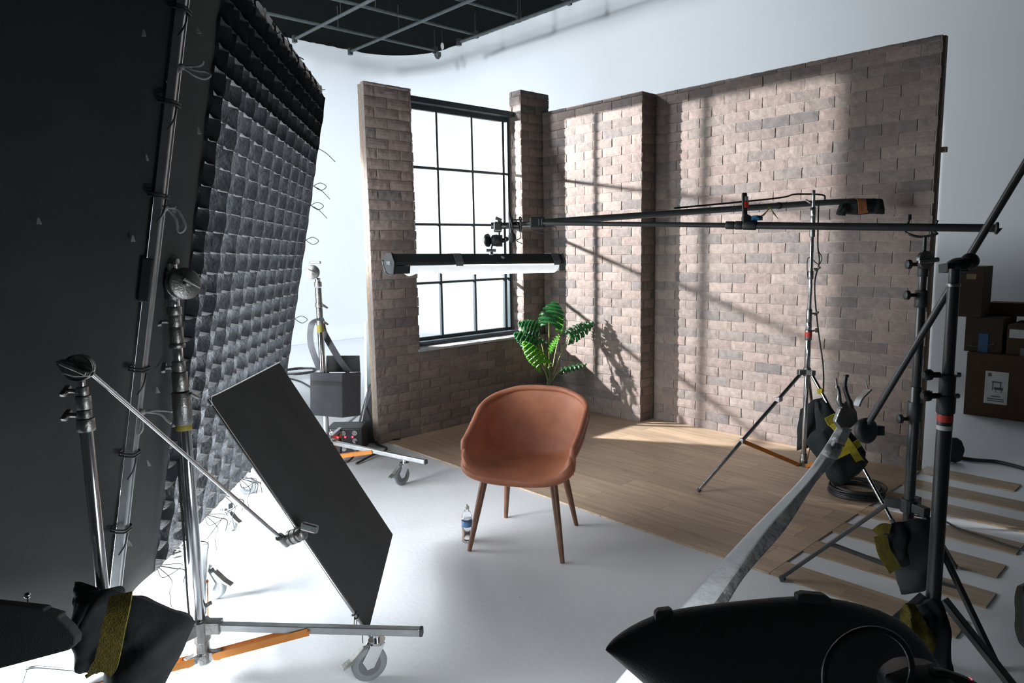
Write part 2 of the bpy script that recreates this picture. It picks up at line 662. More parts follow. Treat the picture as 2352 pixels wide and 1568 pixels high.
def tag(o, label, cat, group=None):
    o['label'] = label
    o['category'] = cat
    if group:
        o['group'] = group
    return o


def struct(o):
    o['kind'] = 'structure'
    return o


# ================================================================== SETTING
XC, YC, HC = 8.6, 12.22, 5.52
RC, RF = 1.25, 0.30
struct(MB().bb((-6, -4, -0.1), (XC+0.3, YC+0.3, 0)).build('floor', 'floor'))
path = [(-6.0, YC)] + [(XC-RC+RC*math.sin(a), YC-RC+RC*math.cos(a)) for a in [math.pi/2*i/16 for i in range(17)]] + [(XC, -4.0)]
prof = [(RF*(1-math.sin(a)), RF*(1-math.cos(a))) for a in [math.pi/2*i/10 for i in range(11)]] + [(0, HC)]
mb = MB()
pn = len(prof)
for i, (x, y) in enumerate(path):
    if i == 0:
        nx, ny = 0, -1
    elif i == len(path)-1:
        nx, ny = -1, 0
    else:
        a = math.pi/2*(i-1)/16
        nx, ny = -math.sin(a), -math.cos(a)
    for d, z in prof:
        mb.v.append(V((x+nx*d, y+ny*d, z+0.002)))
for i in range(len(path)-1):
    for j in range(pn-1):
        mb.f.append([i*pn+j, i*pn+j+1, (i+1)*pn+j+1, (i+1)*pn+j])
struct(mb.build('wall_back', 'cyc', smooth=True))
# black ceiling whose ragged edge follows the curved wall
cp = []
for i, (x, y) in enumerate(path):
    cp.append(V((x, y, HC)))
cp += [V((XC, -4, HC)), V((-6, -4, HC))]
mb = MB()
dense = [V((-6, -4, HC)), V((-6, YC, HC))]
xx = -6.0
while xx < XC-RC:
    xx += 0.06
    dense.append(V((min(xx, XC-RC), YC-random.uniform(0, 0.05), HC)))
dense += [V((p[0], p[1], HC)) for p in path[2:-1]]
yy = YC-RC
while yy > 2:
    yy -= 0.06
    dense.append(V((XC-random.uniform(0, 0.05), yy, HC)))
dense += [V((XC, -4, HC))]
struct(mb.slab(dense, (0, 0, 1), 0.12).build('ceiling', 'ceiling'))

# ceiling pipe grid, each pipe one thing, hung below the ceiling
ZP = 5.12
xp = [PL(x, y, 2, ZP) for x, y in ((1002, 116), (1095, 80), (1193, 39), (1309, 3))]
yp = [PL(x, y, 2, ZP) for x, y in ((675, 83), (803, 112))]
k = 0
for p in xp:
    t = thing('ceiling_pipe', (p.x-4, p.y, ZP), 'grey ceiling pipe running down to the right, its end %s' % (['nearest the dome camera', 'second from the dome camera', 'third from the dome camera', 'at the far upper right'][k]), 'pipe', 'ceiling pipes')
    MB().cyl((p.x-8.5, p.y, ZP), (p.x, p.y, ZP), 0.024, n=10).build('tube', 'pipe', t, True)
    b = MB().box((p.x-0.02, p.y, ZP), (0.07, 0.06, 0.11))
    b.build('hanger_bracket', 'black_metal', t)
    for q in (0.03, 1.9, 3.9):
        MB().cyl((p.x-q, p.y, ZP), (p.x-q, p.y, HC), 0.008, n=6).build('hanger_rod', 'black_metal', t)
    k += 1
k = 0
for p in yp+[V((yp[1].x+1.05*(yp[1].x-yp[0].x), yp[1].y+0.02, ZP))]:
    if k == 2:
        p.y = yp[1].y-1.6
    t = thing('ceiling_pipe', (p.x, p.y-4, ZP-0.05), 'grey ceiling pipe crossing the others, %s' % (['nearest the black honeycomb frame', 'its end left of the ceiling dome', 'reaching furthest to the right'][k]), 'pipe', 'ceiling pipes')
    MB().cyl((p.x, p.y-9, ZP-0.05), (p.x, p.y, ZP-0.05), 0.024, n=10).build('tube', 'pipe', t, True)
    b = MB().box((p.x, p.y-0.02, ZP-0.05), (0.06, 0.07, 0.11))
    b.build('hanger_bracket', 'black_metal', t)
    for z in (1.5, 3.5):
        MB().cyl((p.x, p.y-z, ZP-0.05), (p.x, p.y-z, HC), 0.007, n=6).build('hanger_rod', 'black_metal', t)
    k += 1
p = xp[0]
t = thing('dome_camera', (p.x+0.03, p.y, ZP-0.1), 'small round dome camera hanging at the end of a ceiling pipe', 'camera')
MB().cyl((p.x+0.03, p.y, ZP-0.03), (p.x+0.03, p.y, ZP-0.09), 0.06).build('housing', 'pipe', t, True)
MB().ball((p.x+0.03, p.y, ZP-0.09), 0.05).build('dome', 'black_plastic', t, True)
q = D(1016, 106, (p-CAM).dot(CF))
MB2 = MB().ball(q, 0.05, sc=(.6, .6, 1.2))
tag(MB2.build('pull_tag', 'label_white', smooth=True), 'small pale oval tag hanging beside the dome camera', 'tag')
MB().cyl(q+V((0, 0, .05)), V((q.x, q.y, HC)), 0.005, n=6).build('cord', 'black_metal', bpy.data.objects['pull_tag'])

# ================================================================== BRICK FLATS
YW, X0, X1, X2 = 5.128, 3.149, 3.613, 4.995
YP = 5.212
YS = 5.40
XA, XB, YA, YE = 5.297, 5.506, 3.947, 1.625
TH = 0.05
HW = 3.05
t = thing('window_flat', (X0, YW, 0), 'brown brick stage flat with the window opening, left pier and low wall', 'wall panel')
b = MB().bb((X0, YW+.009, 0), (X1-.004, YW+TH, HW-0.006))
b.build('mortar_backing', 'mortar', t)
FACES = [(t, 'x', YW+.009, -1, X0, X1-.004, 0, HW-.004, 1, (0, 1))]
MB().bb((X1-0.05, YW+TH+0.046, 0), (X1-0.012, YS+0.08, HW-0.03)).build('light_block_panel', 'ply', t)  # unseen panel added to stop light leaking between pier and window frame
MB().bb((X1-.004, YW+.009, 0), (XA-0.002, YW+TH, 0.765)).build('mortar_backing', 'mortar', t)
FACES.append((t, 'x', YW+.009, -1, X1-.003, XA-.004, 0, .762, 2, (0, 0)))
MB().bb((X0-0.001, YW+TH, 0), (X1, YW+TH+0.045, HW-0.02)).build('plywood_back', 'ply', t)
MB().bb((X1, YW+TH, 0), (XA-0.002, YW+TH+0.045, 0.765)).build('plywood_back', 'ply', t)
MB().bb((X1-0.02, YW-0.012, 0.765), (X2-0.004, YS-0.02, 0.785)).build('window_sill', 'sill', t, bevel=0.003)

t = thing('brick_pillar', (X2, YP, 0), 'brown brick pillar to the right of the window, lit on its side', 'pillar')
MB().bb((X2+.009, YP+.009, 0), (XA+0.10, YP+0.165, 3.24)).build('mortar_backing', 'mortar', t)
FACES.append((t, 'x', YP+.009, -1, X2+.001, XA+.098, 0, 3.24, 3, (0, 1)))
FACES.append((t, 'y', X2+.009, -1, YP+.001, YP+.165, .79, 3.24, 4, (0, 0)))
b = MB()
b.bb((X2+0.02, YP+0.165, 0), (X2+0.07, YP+0.40, 3.05))
b.build('return_side', 'ply', t)

t = thing('brick_flat', (XA, YA, 0), 'brick stage flat in the corner behind the plant, standing proud of the long wall', 'wall panel')
MB().bb((XA+.009, YA+.009, 0), (XB+0.06, YP-0.003, HW)).build('mortar_backing', 'mortar', t)
FACES.append((t, 'y', XA+.009, -1, YA+.001, YP-.003, 0, HW, 5, (0, 0)))
FACES.append((t, 'x', YA+.009, -1, XA+.001, XB, 0, HW, 6, (0, 0)))
t = thing('brick_flat', (XB, YE, 0), 'long brick stage flat on the right crossed by window shadows', 'wall panel')
b = MB()
yy = [YA-0.0005, YE]
mt = 0
b.bb((XB+.009, YE, 0), (XB+0.045, YA-0.001, HW))
b.build('mortar_backing', 'mortar', t)
FACES.append((t, 'y', XB+.009, -1, YE, YA-.001, 0, HW+.003, 7, (1, 0)))
MB().bb((XB+0.045, YE-0.012, 0), (XB+0.09, YA-0.001, HW)).build('plywood_back', 'ply', t)
b = MB()
for z in (0.55, 2.28):
    b.bb((XB+0.09, YE-0.04, z), (XB+0.13, YE+0.6, z+0.035))
b.bb((XB+0.09, YE+0.02, 0), (XB+0.12, YE+0.09, 2.6))
b.build('timber_brace', 'ply', t)

# raised faux bricks on every visible brick face
BW, BH = 0.232, 0.0838


def brick_face(parent, axis, plane, sgn, u0, u1, z0, z1, seed, free=(0, 0)):
    '''axis 'x': face of constant y (bricks run along x); axis 'y': face of constant x'''
    rb = random.Random(seed)
    shift = 0.0 if axis == 'x' else 0.11
    mb = MB()

    def pt(u, z, d):
        return V((u, plane+sgn*d, z)) if axis == 'x' else V((plane+sgn*d, u, z))
    row = int(math.floor(z0/BH))
    while row*BH < z1-0.008:
        za, zb2 = max(row*BH, z0)+0.0022, min((row+1)*BH, z1)-0.0022
        off = BW*0.5 if row % 2 == 0 else 0.0
        k = math.floor((u0+shift+off)/BW)
        while k*BW-off-shift < u1:
            ua, ub = k*BW-off-shift, (k+1)*BW-off-shift
            la, lb = ua < u0, ub > u1
            ua, ub = max(ua, u0), min(ub, u1)
            ua += 0.0035 if not la else -free[0]*rb.uniform(0, .009)
            ub -= 0.0035 if not lb else -free[1]*rb.uniform(0, .009)
            if ub-ua > 0.012 and zb2-za > 0.012:
                d = 0.0085+rb.uniform(-.002, .0025)
                j = lambda m: rb.uniform(-m, m)
                tilt = j(.0018)
                nb = len(mb.v)
                n1, n2 = 6, 3
                for i in range(n1+1):
                    for q in range(n2+1):
                        fu, fz = i/n1, q/n2
                        eu = min(fu, 1-fu)*n1
                        ez = min(fz, 1-fz)*n2
                        edge = (i in (0, n1)) or (q in (0, n2))
                        uu = ua+(ub-ua)*fu+(j(.0022) if i in (0, n1) else j(.004))
                        zz = za+(zb2-za)*fz+(j(.0016) if q in (0, n2) else j(.003))
                        dd = (d-0.0028-abs(j(.0022)) if edge else d+j(.0013))+tilt*(fu-.5)*2
                        mb.v.append(pt(uu, zz, dd))
                for i in range(n1):
                    for q in range(n2):
                        mb.f.append([nb+i*(n2+1)+q, nb+(i+1)*(n2+1)+q, nb+(i+1)*(n2+1)+q+1, nb+i*(n2+1)+q+1])
                ring = [(i, 0) for i in range(n1)]+[(n1, q) for q in range(n2)]+[(i, n2) for i in range(n1, 0, -1)]+[(0, q) for q in range(n2, 0, -1)]
                rb_ = len(mb.v)
                for i, q in ring:
                    p = mb.v[nb+i*(n2+1)+q].copy()
                    if axis == 'x':
                        p.y = plane+sgn*0.0003
                    else:
                        p.x = plane+sgn*0.0003
                    mb.v.append(p)
                N_ = len(ring)
                for a_ in range(N_):
                    b_ = (a_+1) % N_
                    i, q = ring[a_]
                    i2, q2 = ring[b_]
                    mb.f.append([nb+i*(n2+1)+q, nb+i2*(n2+1)+q2, rb_+b_, rb_+a_])
            k += 1
        row += 1
    return mb.build('bricks', 'brick', parent, uv=True)


for a_ in FACES:
    brick_face(*a_)

# window
w1 = struct(MB().bb((X1-0.01, YS-0.10, 0.785), (X2-0.004, YS+0.06, 0.822)).build('window_1', 'frame_blk'))
b = MB()
b.bb((X1-0.01, YS-0.10, 2.985), (X2-0.004, YS+0.06, 3.035))
b.bb((X1-0.01, YS-0.10, 0.822), (X1+0.03, YS+0.06, 2.985))
b.bb((X2-0.022, YS-0.012, 0.822), (X2-0.004, YS+0.06, 2.985))
b.build('window_frame', 'frame_blk', w1, bevel=0.002)
b = MB()
ys0, ys1 = YS, YS+0.035
b.bb((X1+0.03, ys0, 0.822), (X2-0.026, ys1, 0.85))
b.bb((X1+0.03, ys0, 2.945), (X2-0.026, ys1, 2.985))
b.bb((X1+0.03, ys0, 0.85), (X1+0.06, ys1, 2.945))
b.bb((4.905, ys0, 0.85), (4.938, ys1, 2.945))
for z in (1.36, 1.91, 2.43):
    b.bb((X1+0.06, ys0+0.003, z-0.011), (4.905, ys1, z+0.011))
    b.bb((4.938, ys0+0.003, z-0.011), (X2-0.026, ys1, z+0.011))
for x in (4.085, 4.512):
    b.bb((x-0.012, ys0+0.004, 0.85), (x+0.012, ys1-0.001, 2.945))
b.build('window_grille', 'frame_blk', w1, bevel=0.002)

# ================================================================== WOOD FLOOR
PW = 0.1875
XF = 3.2275
t = thing('laminate_floor', (XF, 1.6, 0), 'light oak laminate floor laid over the white studio floor', 'floor covering')
MB().bb((XF, 1.595, 0.0), (XB-0.002, YW-0.002, 0.009)).build('boards', 'plank', t, uv=True)
ends = [0.762, 0.742, 0.784, 0.78, 0.79, 0.80, 1.02]
where = ['nearest the black softbox', 'second from the black softbox', 'third from the black softbox', 'in the middle of the strips', 'third from the brick wall end', 'second from the brick wall end', 'beside the end of the brick wall']
for i in range(7):
    x = XF+0.002+i*2*PW
    y1 = 1.593 if i < 6 else 1.60
    o = MB().bb((x, ends[i], 0.0), (x+PW-0.004, y1, 0.009)).build('floor_plank', 'strip', uv=True, bevel=0.001)
    tag(o, 'oak plank end sticking out over the white floor, %s' % where[i], 'plank', 'unfinished plank ends')

# ================================================================== CHAIR
ccen = V((2.682, 2.790, 0))
cf = V((-0.873, -0.487, 0)).normalized()
cl = V((-cf.y, cf.x, 0))


def CH(x, y, z):
    return ccen+cf*x+cl*y+V((0, 0, z))


t = thing('armchair', ccen, 'cognac leather tub armchair on four walnut legs', 'chair')


def shell_pt(u, tt, off=0.0):
    s = 2*u-1                      # -1 right front .. 1 left front
    a = abs(s)
    sg = 1 if s > 0 else -1
    # plan outline at the rim
    if a > 0.42:
        k = (a-0.42)/0.58
        xr = -0.10+0.345*k
        yr = sg*(0.318-0.010*k*k)
    else:
        ph = (a/0.42)*math.pi/2
        xr = -0.10-0.235*math.cos(ph)**0.85
        yr = sg*0.318*math.sin(ph)**0.80
    # rim height
    def sm(e0, e1, x):
        q = max(0, min(1, (x-e0)/(e1-e0)))
        return q*q*(3-2*q)
    q_ = max(0, min(1, (a-0.10)/0.78))
    zr = 0.822-0.012*sm(0, .2, a)-0.200*(0.55*q_+0.45*sm(0, 1, q_))-0.11*sm(0.88, 1.0, a)**1.4
    xr -= 0.045*sm(0.9, 1.0, a)
    # base outline
    xb = xr*0.86 if a < 0.42 else -0.086+(xr+0.10)*1.08+0.055*sm(0.85, 1.0, a)
    yb = yr*0.90
    xc = max(-0.16, xb) if a < 0.42 else xb
    xc = -0.10+0.4*(xb+0.10) if xb < -0.10 else xb
    n = 2/3.6
    ph = tt*math.pi/2
    h = math.sin(ph)**n
    z = 1-math.cos(ph)**n
    x = xc+(xb-xc)*h+(xr-xb)*z
    y = (yb)*h+(yr-yb)*z
    zb = 0.428-0.018*(0.3-x)+0.016*(y/max(1e-4, abs(yb)))**2*min(1, a/0.3)
    zz = zb+(zr-zb)*z
    return CH(x, y, zz)


b = MB().grid(lambda u, v: shell_pt(u, v), 64, 20)
o = b.build('shell', 'leather', t, True, solid=0.034, sub=1, weld=True)
# rounded rim welt and outer seam
rim = [shell_pt(i/64, 1.0) for i in range(65)]
front_r = [shell_pt(1.0, 1-i/20) for i in range(21)]
front_l = [shell_pt(0.0, 1-i/20) for i in range(20, -1, -1)]
MB().tube(front_l[:-1]+rim+front_r[1:], 0.0185, 10).build('rim_padding', 'leather', t, True)
seam = []
for i in range(0, 65):
    p = shell_pt(i/64, 0.99)
    c0 = CH(-0.02, 0, p.z)
    seam.append(p+(p-c0).normalized()*0.0185+V((0, 0, -0.022)))
MB().tube(seam, 0.0022, 6).build('seam_piping', 'leather_piping', t, True)
# under-frame rails
feet = {'fl': V((2.326, 2.899, 0)), 'fr': V((2.582, 2.427, 0)), 'bl': V((2.801, 3.115, 0)), 'br': V((3.017, 2.718, 0))}
tops = {'fl': CH(0.165, -0.195, 0.425), 'fr': CH(0.165, 0.195, 0.425), 'bl': CH(-0.15, -0.165, 0.425), 'br': CH(-0.15, 0.165, 0.425)}
b = MB()
for a, c in (('fl', 'fr'), ('fl', 'bl'), ('fr', 'br'), ('bl', 'br')):
    b.bar(tops[a]+V((0, 0, -0.017)), tops[c]+V((0, 0, -0.017)), 0.02, 0.028)
b.build('seat_rail', 'walnut', t, bevel=0.003)
for k in feet:
    d = feet[k]-tops[k]
    p1 = feet[k]+V((0, 0, 0.001))
    MB().tube([tops[k]+V((0, 0, 0.0)), tops[k]+d*0.1, tops[k]+d*0.45, p1], [0.0195, 0.0215, 0.019, 0.0125], 16).build('leg', 'walnut', t, True)

# ================================================================== WATER BOTTLE
bp_ = G(1074, 1243)
t = thing('water_bottle', bp_, 'clear plastic water bottle with blue label on the floor by the chair', 'bottle')
pr = [(0, .026), (.004, .031), (.02, .0315), (.06, .030), (.062, .0315), (.12, .0315), (.155, .030), (.175, .022), (.187, .0135), (.197, .0125)]
MB().lathe(bp_+V((0, 0, .001)), (0, 0, 1), pr, 24).build('body', 'bottle', t, True)
MB().lathe(bp_+V((0, 0, .004)), (0, 0, 1), [(0, .024), (.004, .0285), (.135, .0285)], 24).build('water', 'water', t, True)
b = MB()
b.v = []
b.lathe(bp_+V((0, 0, .095)), (0, 0, 1), [(0, .0322), (.034, .0322)], 24)
b.f = b.f[:-2]
b.build('label', 'bottle_label', t, True, solid=0.0006)
MB().lathe(bp_+V((0, 0, .196)), (0, 0, 1), [(0, .0145), (.014, .0145), (.018, .008), (.026, .006), (.028, .003)], 20).build('cap', 'label_white', t, True)

# ================================================================== MONSTERA PLANT
pc = V((4.82, 4.685, 0))
t = thing('potted_monstera', pc, 'artificial split-leaf plant in the corner behind the armchair', 'plant')
MB().lathe(pc, (0, 0, 1), [(0.010, .10), (.2, .135), (.215, .135), (.215, .12)], 24).build('pot', 'pot', t, True)
MB().cyl(pc+V((0, 0, .18)), pc+V((0, 0, .205)), .12).build('soil', 'soil', t)
MB().tube([pc+V((0, 0, .2)), pc+V((.0, 0, .36)), pc+V((.005, 0, .52))], [.03, .028, .02], 12).build('moss_pole', 'trunk', t, True)
DP = 6.82


def leaf_mesh(base, tip, nrm, width, lobes=6, curl=0.12, hole=True):
    """split leaf from its stem end to its tip; nrm is the upper side"""
    base, tip, nrm = V(base), V(tip), V(nrm)
    ax = tip-base
    Ln = ax.length
    ax.normalize()
    nrm = (nrm-ax*nrm.dot(ax)).normalized()
    sd = ax.cross(nrm)
    mb = MB()
    uvs = []

    def P(a, s):
        # a along midrib 0..1, s across
        z = -curl*Ln*(a-0.35)**2*1.4-abs(s)/width*abs(s)*0.55
        return base+ax*(a*Ln)+sd*s+nrm*(z+0.012*math.cos(a*40))

    def half(a):
        # half width of the heart-shaped blade for position a along the midrib
        if a < 0.28:
            return width*0.5*math.sqrt(max(0, 1-((0.28-a)/0.52)**2))
        return width*0.5*(max(0, 1-((a-0.28)/0.73)**1.9))**0.8
    NC, NJ = 7, 8
    tot = lobes*NC
    for sgn in (1, -1):
        b0 = len(mb.v)
        for i in range(tot+1):
            am = i/tot
            g = (i % NC)/NC
            sh = -0.26+0.42*am*(1-am*0.55)
            for j in range(NJ+1):
                f = j/NJ
                hw = half(am)*(1-0.07*abs(2*g-1)**4*(f > .8))
                mb.v.append(P(min(1.0, am+sh*(1-am)*f**1.2), sgn*hw*f))
        for i in range(tot):
            for j in range(NJ):
                cutc = (i % NC == 0) and 0 < i < tot-NC
                hole_ = (i % NC == 3) and j == 2 and NC < i < tot-2*NC
                if (cutc and j >= 4) or hole_:
                    continue
                q = [b0+i*(NJ+1)+j, b0+i*(NJ+1)+j+1, b0+(i+1)*(NJ+1)+j+1, b0+(i+1)*(NJ+1)+j]
                mb.f.append(q if sgn > 0 else q[::-1])
    return mb


cf_ = -CF   # toward the viewer side of the room
up = V((0, 0, 1))
lv = [  # (stem px, tip px, width, normal, material, depth offset, lobes)
    ((1261, 741), (1272, 690), 0.27, cf_*0.8+up*0.35-CR*0.3, 'leaf', 0.0, 6, 0.28),
    ((1236, 750), (1190, 738), 0.21, cf_*0.6+up*0.8-CR*0.2, 'leaf', 0.05, 6, 0.2),
    ((1236, 790), (1180, 762), 0.21, cf_*0.5+up*0.7-CR*0.6, 'leaf', -0.02, 6, 0.2),
    ((1242, 834), (1199, 784), 0.17, cf_*0.9-CR*0.4+up*0.2, 'leaf_young', -0.12, 7, 0.15),
    ((1309, 768), (1364, 738), 0.19, cf_*0.75+up*0.75, 'leaf', 0.0, 6, 0.1),
    ((1262, 800), (1284, 766), 0.10, cf_*0.5-CR*0.8+up*0.3, 'leaf_young', -0.05, 5, 0.1),
    ((1292, 848), (1350, 834), 0.11, cf_*0.35+up*0.9, 'leaf', 0.02, 6, 0.1),
    ((1288, 757), (1294, 722), 0.13, cf_*0.4+CR*0.8+up*0.2, 'leaf_young', 0.12, 5, 0.1),
]
for (sx, sy), (tx, ty), wd, nrm, mt, dz, lb, cu in lv:
    a = D(sx, sy, DP+dz)
    e = D(tx, ty, DP+dz+0.03)
    o = leaf_mesh(a, e, nrm, wd, lb, cu).build('leaf', mt, t, True)
    me = o.data
    ul = me.uv_layers.new(name='UVMap')
    ax = (e-a).normalized()
    for p in me.polygons:
        for li in p.loop_indices:
            co = me.vertices[me.loops[li].vertex_index].co+pc
            ul.data[li].uv = ((co-a).dot(ax)*10, 0)
    root = pc+V((0.0, 0, .45))
    mid = (root+a)/2+V((0, 0, -0.03))+(a-root).cross(V((0, 0, 1)))*0.0
    MB().tube(spline([root+V((0, 0, -.12)), mid, a], 6), [0.0055]*11+[0.0035]*2, 8).build('stem', 'stem', t, True)

# ================================================================== HONEYCOMB FRAME
FC = V((.529, 2.761, .353))
FB = V((2.084, 4.780, .319))
FA = V((2.442, 4.468, 2.710))
FD = FC+(FA-FB)
fu = (FB-FC)
fv = (FA-FB)
fun, fvn = fu.normalized(), fv.normalized()
fn = fun.cross(fvn).normalized()
if fn.dot(FN) < 0:
    fn = -fn
LU, LV = fu.length, fv.length
t = thing('honeycomb_frame', V((1.3, 3.77, .33)), 'huge tilted black honeycomb grid frame on rolling stands at left', 'light frame')


def FP(a, c, d=0.0):
    return FC+fun*a+fvn*c+fn*d


NU, NV = 20, 27
U0 = 0.40
pu, pv = (LU-U0)/NU, LV/NV
DEPW = 0.11
rr = random.Random(5)
b = MB()
vx = [[rr.uniform(-.010, .010) for _ in range(NV+1)] for _ in range(NU+1)]
for i in range(NU+1):
    for j in range(NV):
        for k in range(3):
            for q in range(2):
                pass
        def vp(uu, vv, i=i, j=j):
            bow = 0.020*math.sin(math.pi*vv)*(1 if (i+j) % 2 else -0.3)
            x = U0+i*pu+(vx[i][j]*(1-vv)+vx[i][j+1]*vv)*uu+bow*uu+(0.020 if i % 2 else -0.020)*uu*(0 if i in (0, NU) else 1)
            return FP(x, (j+vv)*pv, -DEPW*(1-uu))
        b.grid(vp, 2, 3)
for j in range(NV+1):
    for i in range(NU):
        sag = rr.uniform(0.004, 0.009)
        def hp(uu, vv, i=i, j=j, sag=sag):
            c = j*pv-sag*math.sin(math.pi*vv)*uu
            return FP(U0+(i+vv)*pu+(vx[i][j]*(1-vv)+vx[i+1][j]*vv)*uu, c, -DEPW*(1-uu))
        b.grid(hp, 2, 5)
b.build('honeycomb_grid', 'grid', t, True, weld=True)
MB().grid(lambda a, c: FP(a*(U0-0.0), c*LV, -0.008+0.006*math.sin(a*7+c*5)), 8, 24).build('fabric_border', 'fabric', t, True, solid=0.004)
# tubes of the frame
def sq(p, q, name, m, w=0.04):
    o = MB().bar(p, q, w, w, fn).build(name, m, t, bevel=0.004)
    return o
sq(FP(0, -.05, .010), FP(0, LV+.05, .010), 'near_frame_tube', 'alu', .030)
MB().bar(FP(.008, -.04, .026), FP(.008, LV, .026), 0.005, 0.005, fn).build('tube_channel', 'alu', t)
sq(FP(0, LV+.05, -DEPW+.05), FP(LU+.03, LV+.05, -DEPW+.05), 'top_frame_tube', 'muslin', 0.038)  # white material puts the bright light on this silver tube into its colour
sq(FP(LU+.012, 0, -DEPW+.01), FP(LU+.012, LV+.035, -DEPW+.01), 'far_frame_tube', 'alu', 0.03)
sq(FP(0, -.03, -DEPW), FP(LU, -.03, -DEPW), 'bottom_frame_tube', 'alu', 0.03)
# black wrap joint on the near tube
cj = (FP(0, 1, 0)-FP(0, 0, 0))
def tube_pt(py, off=0.0):
    best = None
    for i in range(400):
        p = FP(0, LV*i/399, off)
        d = p-CAM
        z = d.dot(CF)
        yy = 784-FPX*d.dot(CU)/z
        if best is None or abs(yy-py) < best[0]:
            best = (abs(yy-py), p)
    return best[1]
a, c = tube_pt(592), tube_pt(693)
MB().bar(a, c, 0.037, 0.037, fn).build('joint_sleeve', 'black_metal', t, bevel=0.005)
for py in (20, 235, 447, 846, 1038, 1210):
    p = tube_pt(py)
    b = MB()
    for q in (-.006, .004):
        c = p+fvn*q
        b.tube(spline([c+fn*.028-fun*.03, c+fn*.033+fun*.002, c+fn*.028+fun*.028, c-fn*.012+fun*.034, c-fn*.016-fun*.03], 4, True), 0.0035, 6, True)
    b.tube(spline([p+fn*.03, p+fn*.034-fun*.02+fvn*-.05, p+fn*.02-fun*.028+fvn*-.09], 5), 0.003, 6)
    b.build('tie', 'cable', t, True)
# pale cord bows
def bow(py, s, loops):
    p = tube_pt(py)+fn*.036
    R_, U_ = CR, CU
    b = MB()
    b.ball(p, 0.010, 8)
    for L_ in loops:
        b.tube(spline([p+(R_*x+U_*y)*s+fn*zz for x, y, zz in L_], 6), 0.0042, 7)
    b.tube([p-R_*.03, p+R_*.03], 0.006, 7)
    b.build('cord_bow', 'cord', t, True)
bow(150, 1/640, [[(0, 0, 0), (-18, 8, .01), (-32, 2, .015), (-36, -10, .01), (-26, -12, 0), (0, 0, 0)], [(0, 0, 0), (-18, -12, .01), (-26, -25, .01), (-36, -31, .0)], [(0, 0, 0), (18, 2, .01), (32, 6, .01), (42, 12, 0)], [(0, 0, 0), (20, -6, .01), (36, -8, .02), (44, -16, .02), (38, -24, .01), (22, -18, .005), (0, -2, 0)]])
bow(474, 1/640, [[(0, 0, 0), (-16, -8, .01), (-30, -30, .01), (-30, -46, .0), (-22, -46, .0), (-16, -20, .005), (0, 0, 0)], [(0, 0, 0), (14, -2, .01), (26, -18, .01), (33, -40, .01), (33, -52, 0), (24, -50, 0), (16, -24, .005), (0, 0, 0)]])
bow(940, 1/640, [[(0, 0, 0), (24, 4, .01), (52, 2, .01), (64, -1, 0)], [(0, 0, 0), (30, -4, .01), (46, -18, .01), (62, -26, 0)], [(0, 0, 0), (-12, -20, .01), (-16, -42, .01), (-10, -50, 0), (-2, -38, 0), (-2, -10, 0)]])
# white cord ends poking through the border cloth
def tassel(p, name='cord_end'):
    b = MB()
    for i in range(4):
        b.cyl(p, p-up*.022+CR*rr.uniform(-.008, .008)+fn*.004, .0022, .003, 5)
    b.build(name, 'cord', t, True)
# (border and drape cord ends)
def on_frame(px, py):
    d = ray(px, py)
    return CAM+d*((FC-CAM).dot(fn)/d.dot(fn))+fn*.008
for px, py in ((448, 60), (450, 292), (392, 473), (355, 888), (333, 1056), (290, 1240)):
    tassel(on_frame(px, py))
# ties and loops along the top and far edges
for k in range(13):
    f = 0.12+k*0.072
    p = FP(LU*f, LV+.03, -.05)
    b = MB()
    b.tube(spline([p, p+fvn*.035+fn*rr.uniform(0, .02), p+fvn*.01+fun*.02+fn*.02, p-fvn*.02+fun*.01+fn*.01], 5), 0.0035, 6)
    b.tube(spline([p+fn*.02, p+fn*rr.uniform(.02, .04)+fvn*rr.uniform(-.02, .04), p+fn*rr.uniform(.03, .07)+fvn*rr.uniform(-.04, .03)], 5), 0.003, 6)
    b.tube(spline([p-fn*.07+fvn*.03, p+fvn*.035, p+fn*.03-fvn*.02, p-fvn*.06+fn*.01], 4), 0.0035, 6)
    b.build('tie', 'white_cord' if k in (4, 12) else 'cable', t, True)
for c_, kind in ((.86, 0), (.755, 1), (.70, 1), (.60, 2), (.37, 2)):
    p = FP(LU, LV*c_, 0)
    b = MB()
    if kind != 2:
        b.tube(spline([p, p+fun*.03+CR*.05-up*.03, p+CR*.11-up*.09], 6), 0.0025, 6)
    if kind:
        b.tube(spline([p, p+CR*.05+up*.02, p+CR*.09-up*.005, p+CR*.05-up*.03, p], 6), 0.0025, 6)
    b.build('tie', 'cable', t, True)
for k in range(6):
    p = FP(U0+LU*0.12*k+.1, -.02, -.03)
    b = MB()
    b.tube(spline([p, p+fun*.05-up*.03+fn*.05, p+fun*.10-up*.06+fn*.08, p+fun*.12-up*.13+fn*.06], 6), 0.003, 6)
    b.tube(spline([p, p+fn*.06-up*.06, p+fun*.04-up*.14+fn*.03, p+fun*.02-up*.2+fn*.04], 6), 0.0022, 6)
    if k % 2 == 0:
        b.tube(spline([p, p+fun*.06+fn*.08-up*.01, p+fun*.11+fn*.05-up*.06, p+fun*.05-up*.08, p], 6), 0.0022, 6)
    b.build('tie', 'cable', t, True)

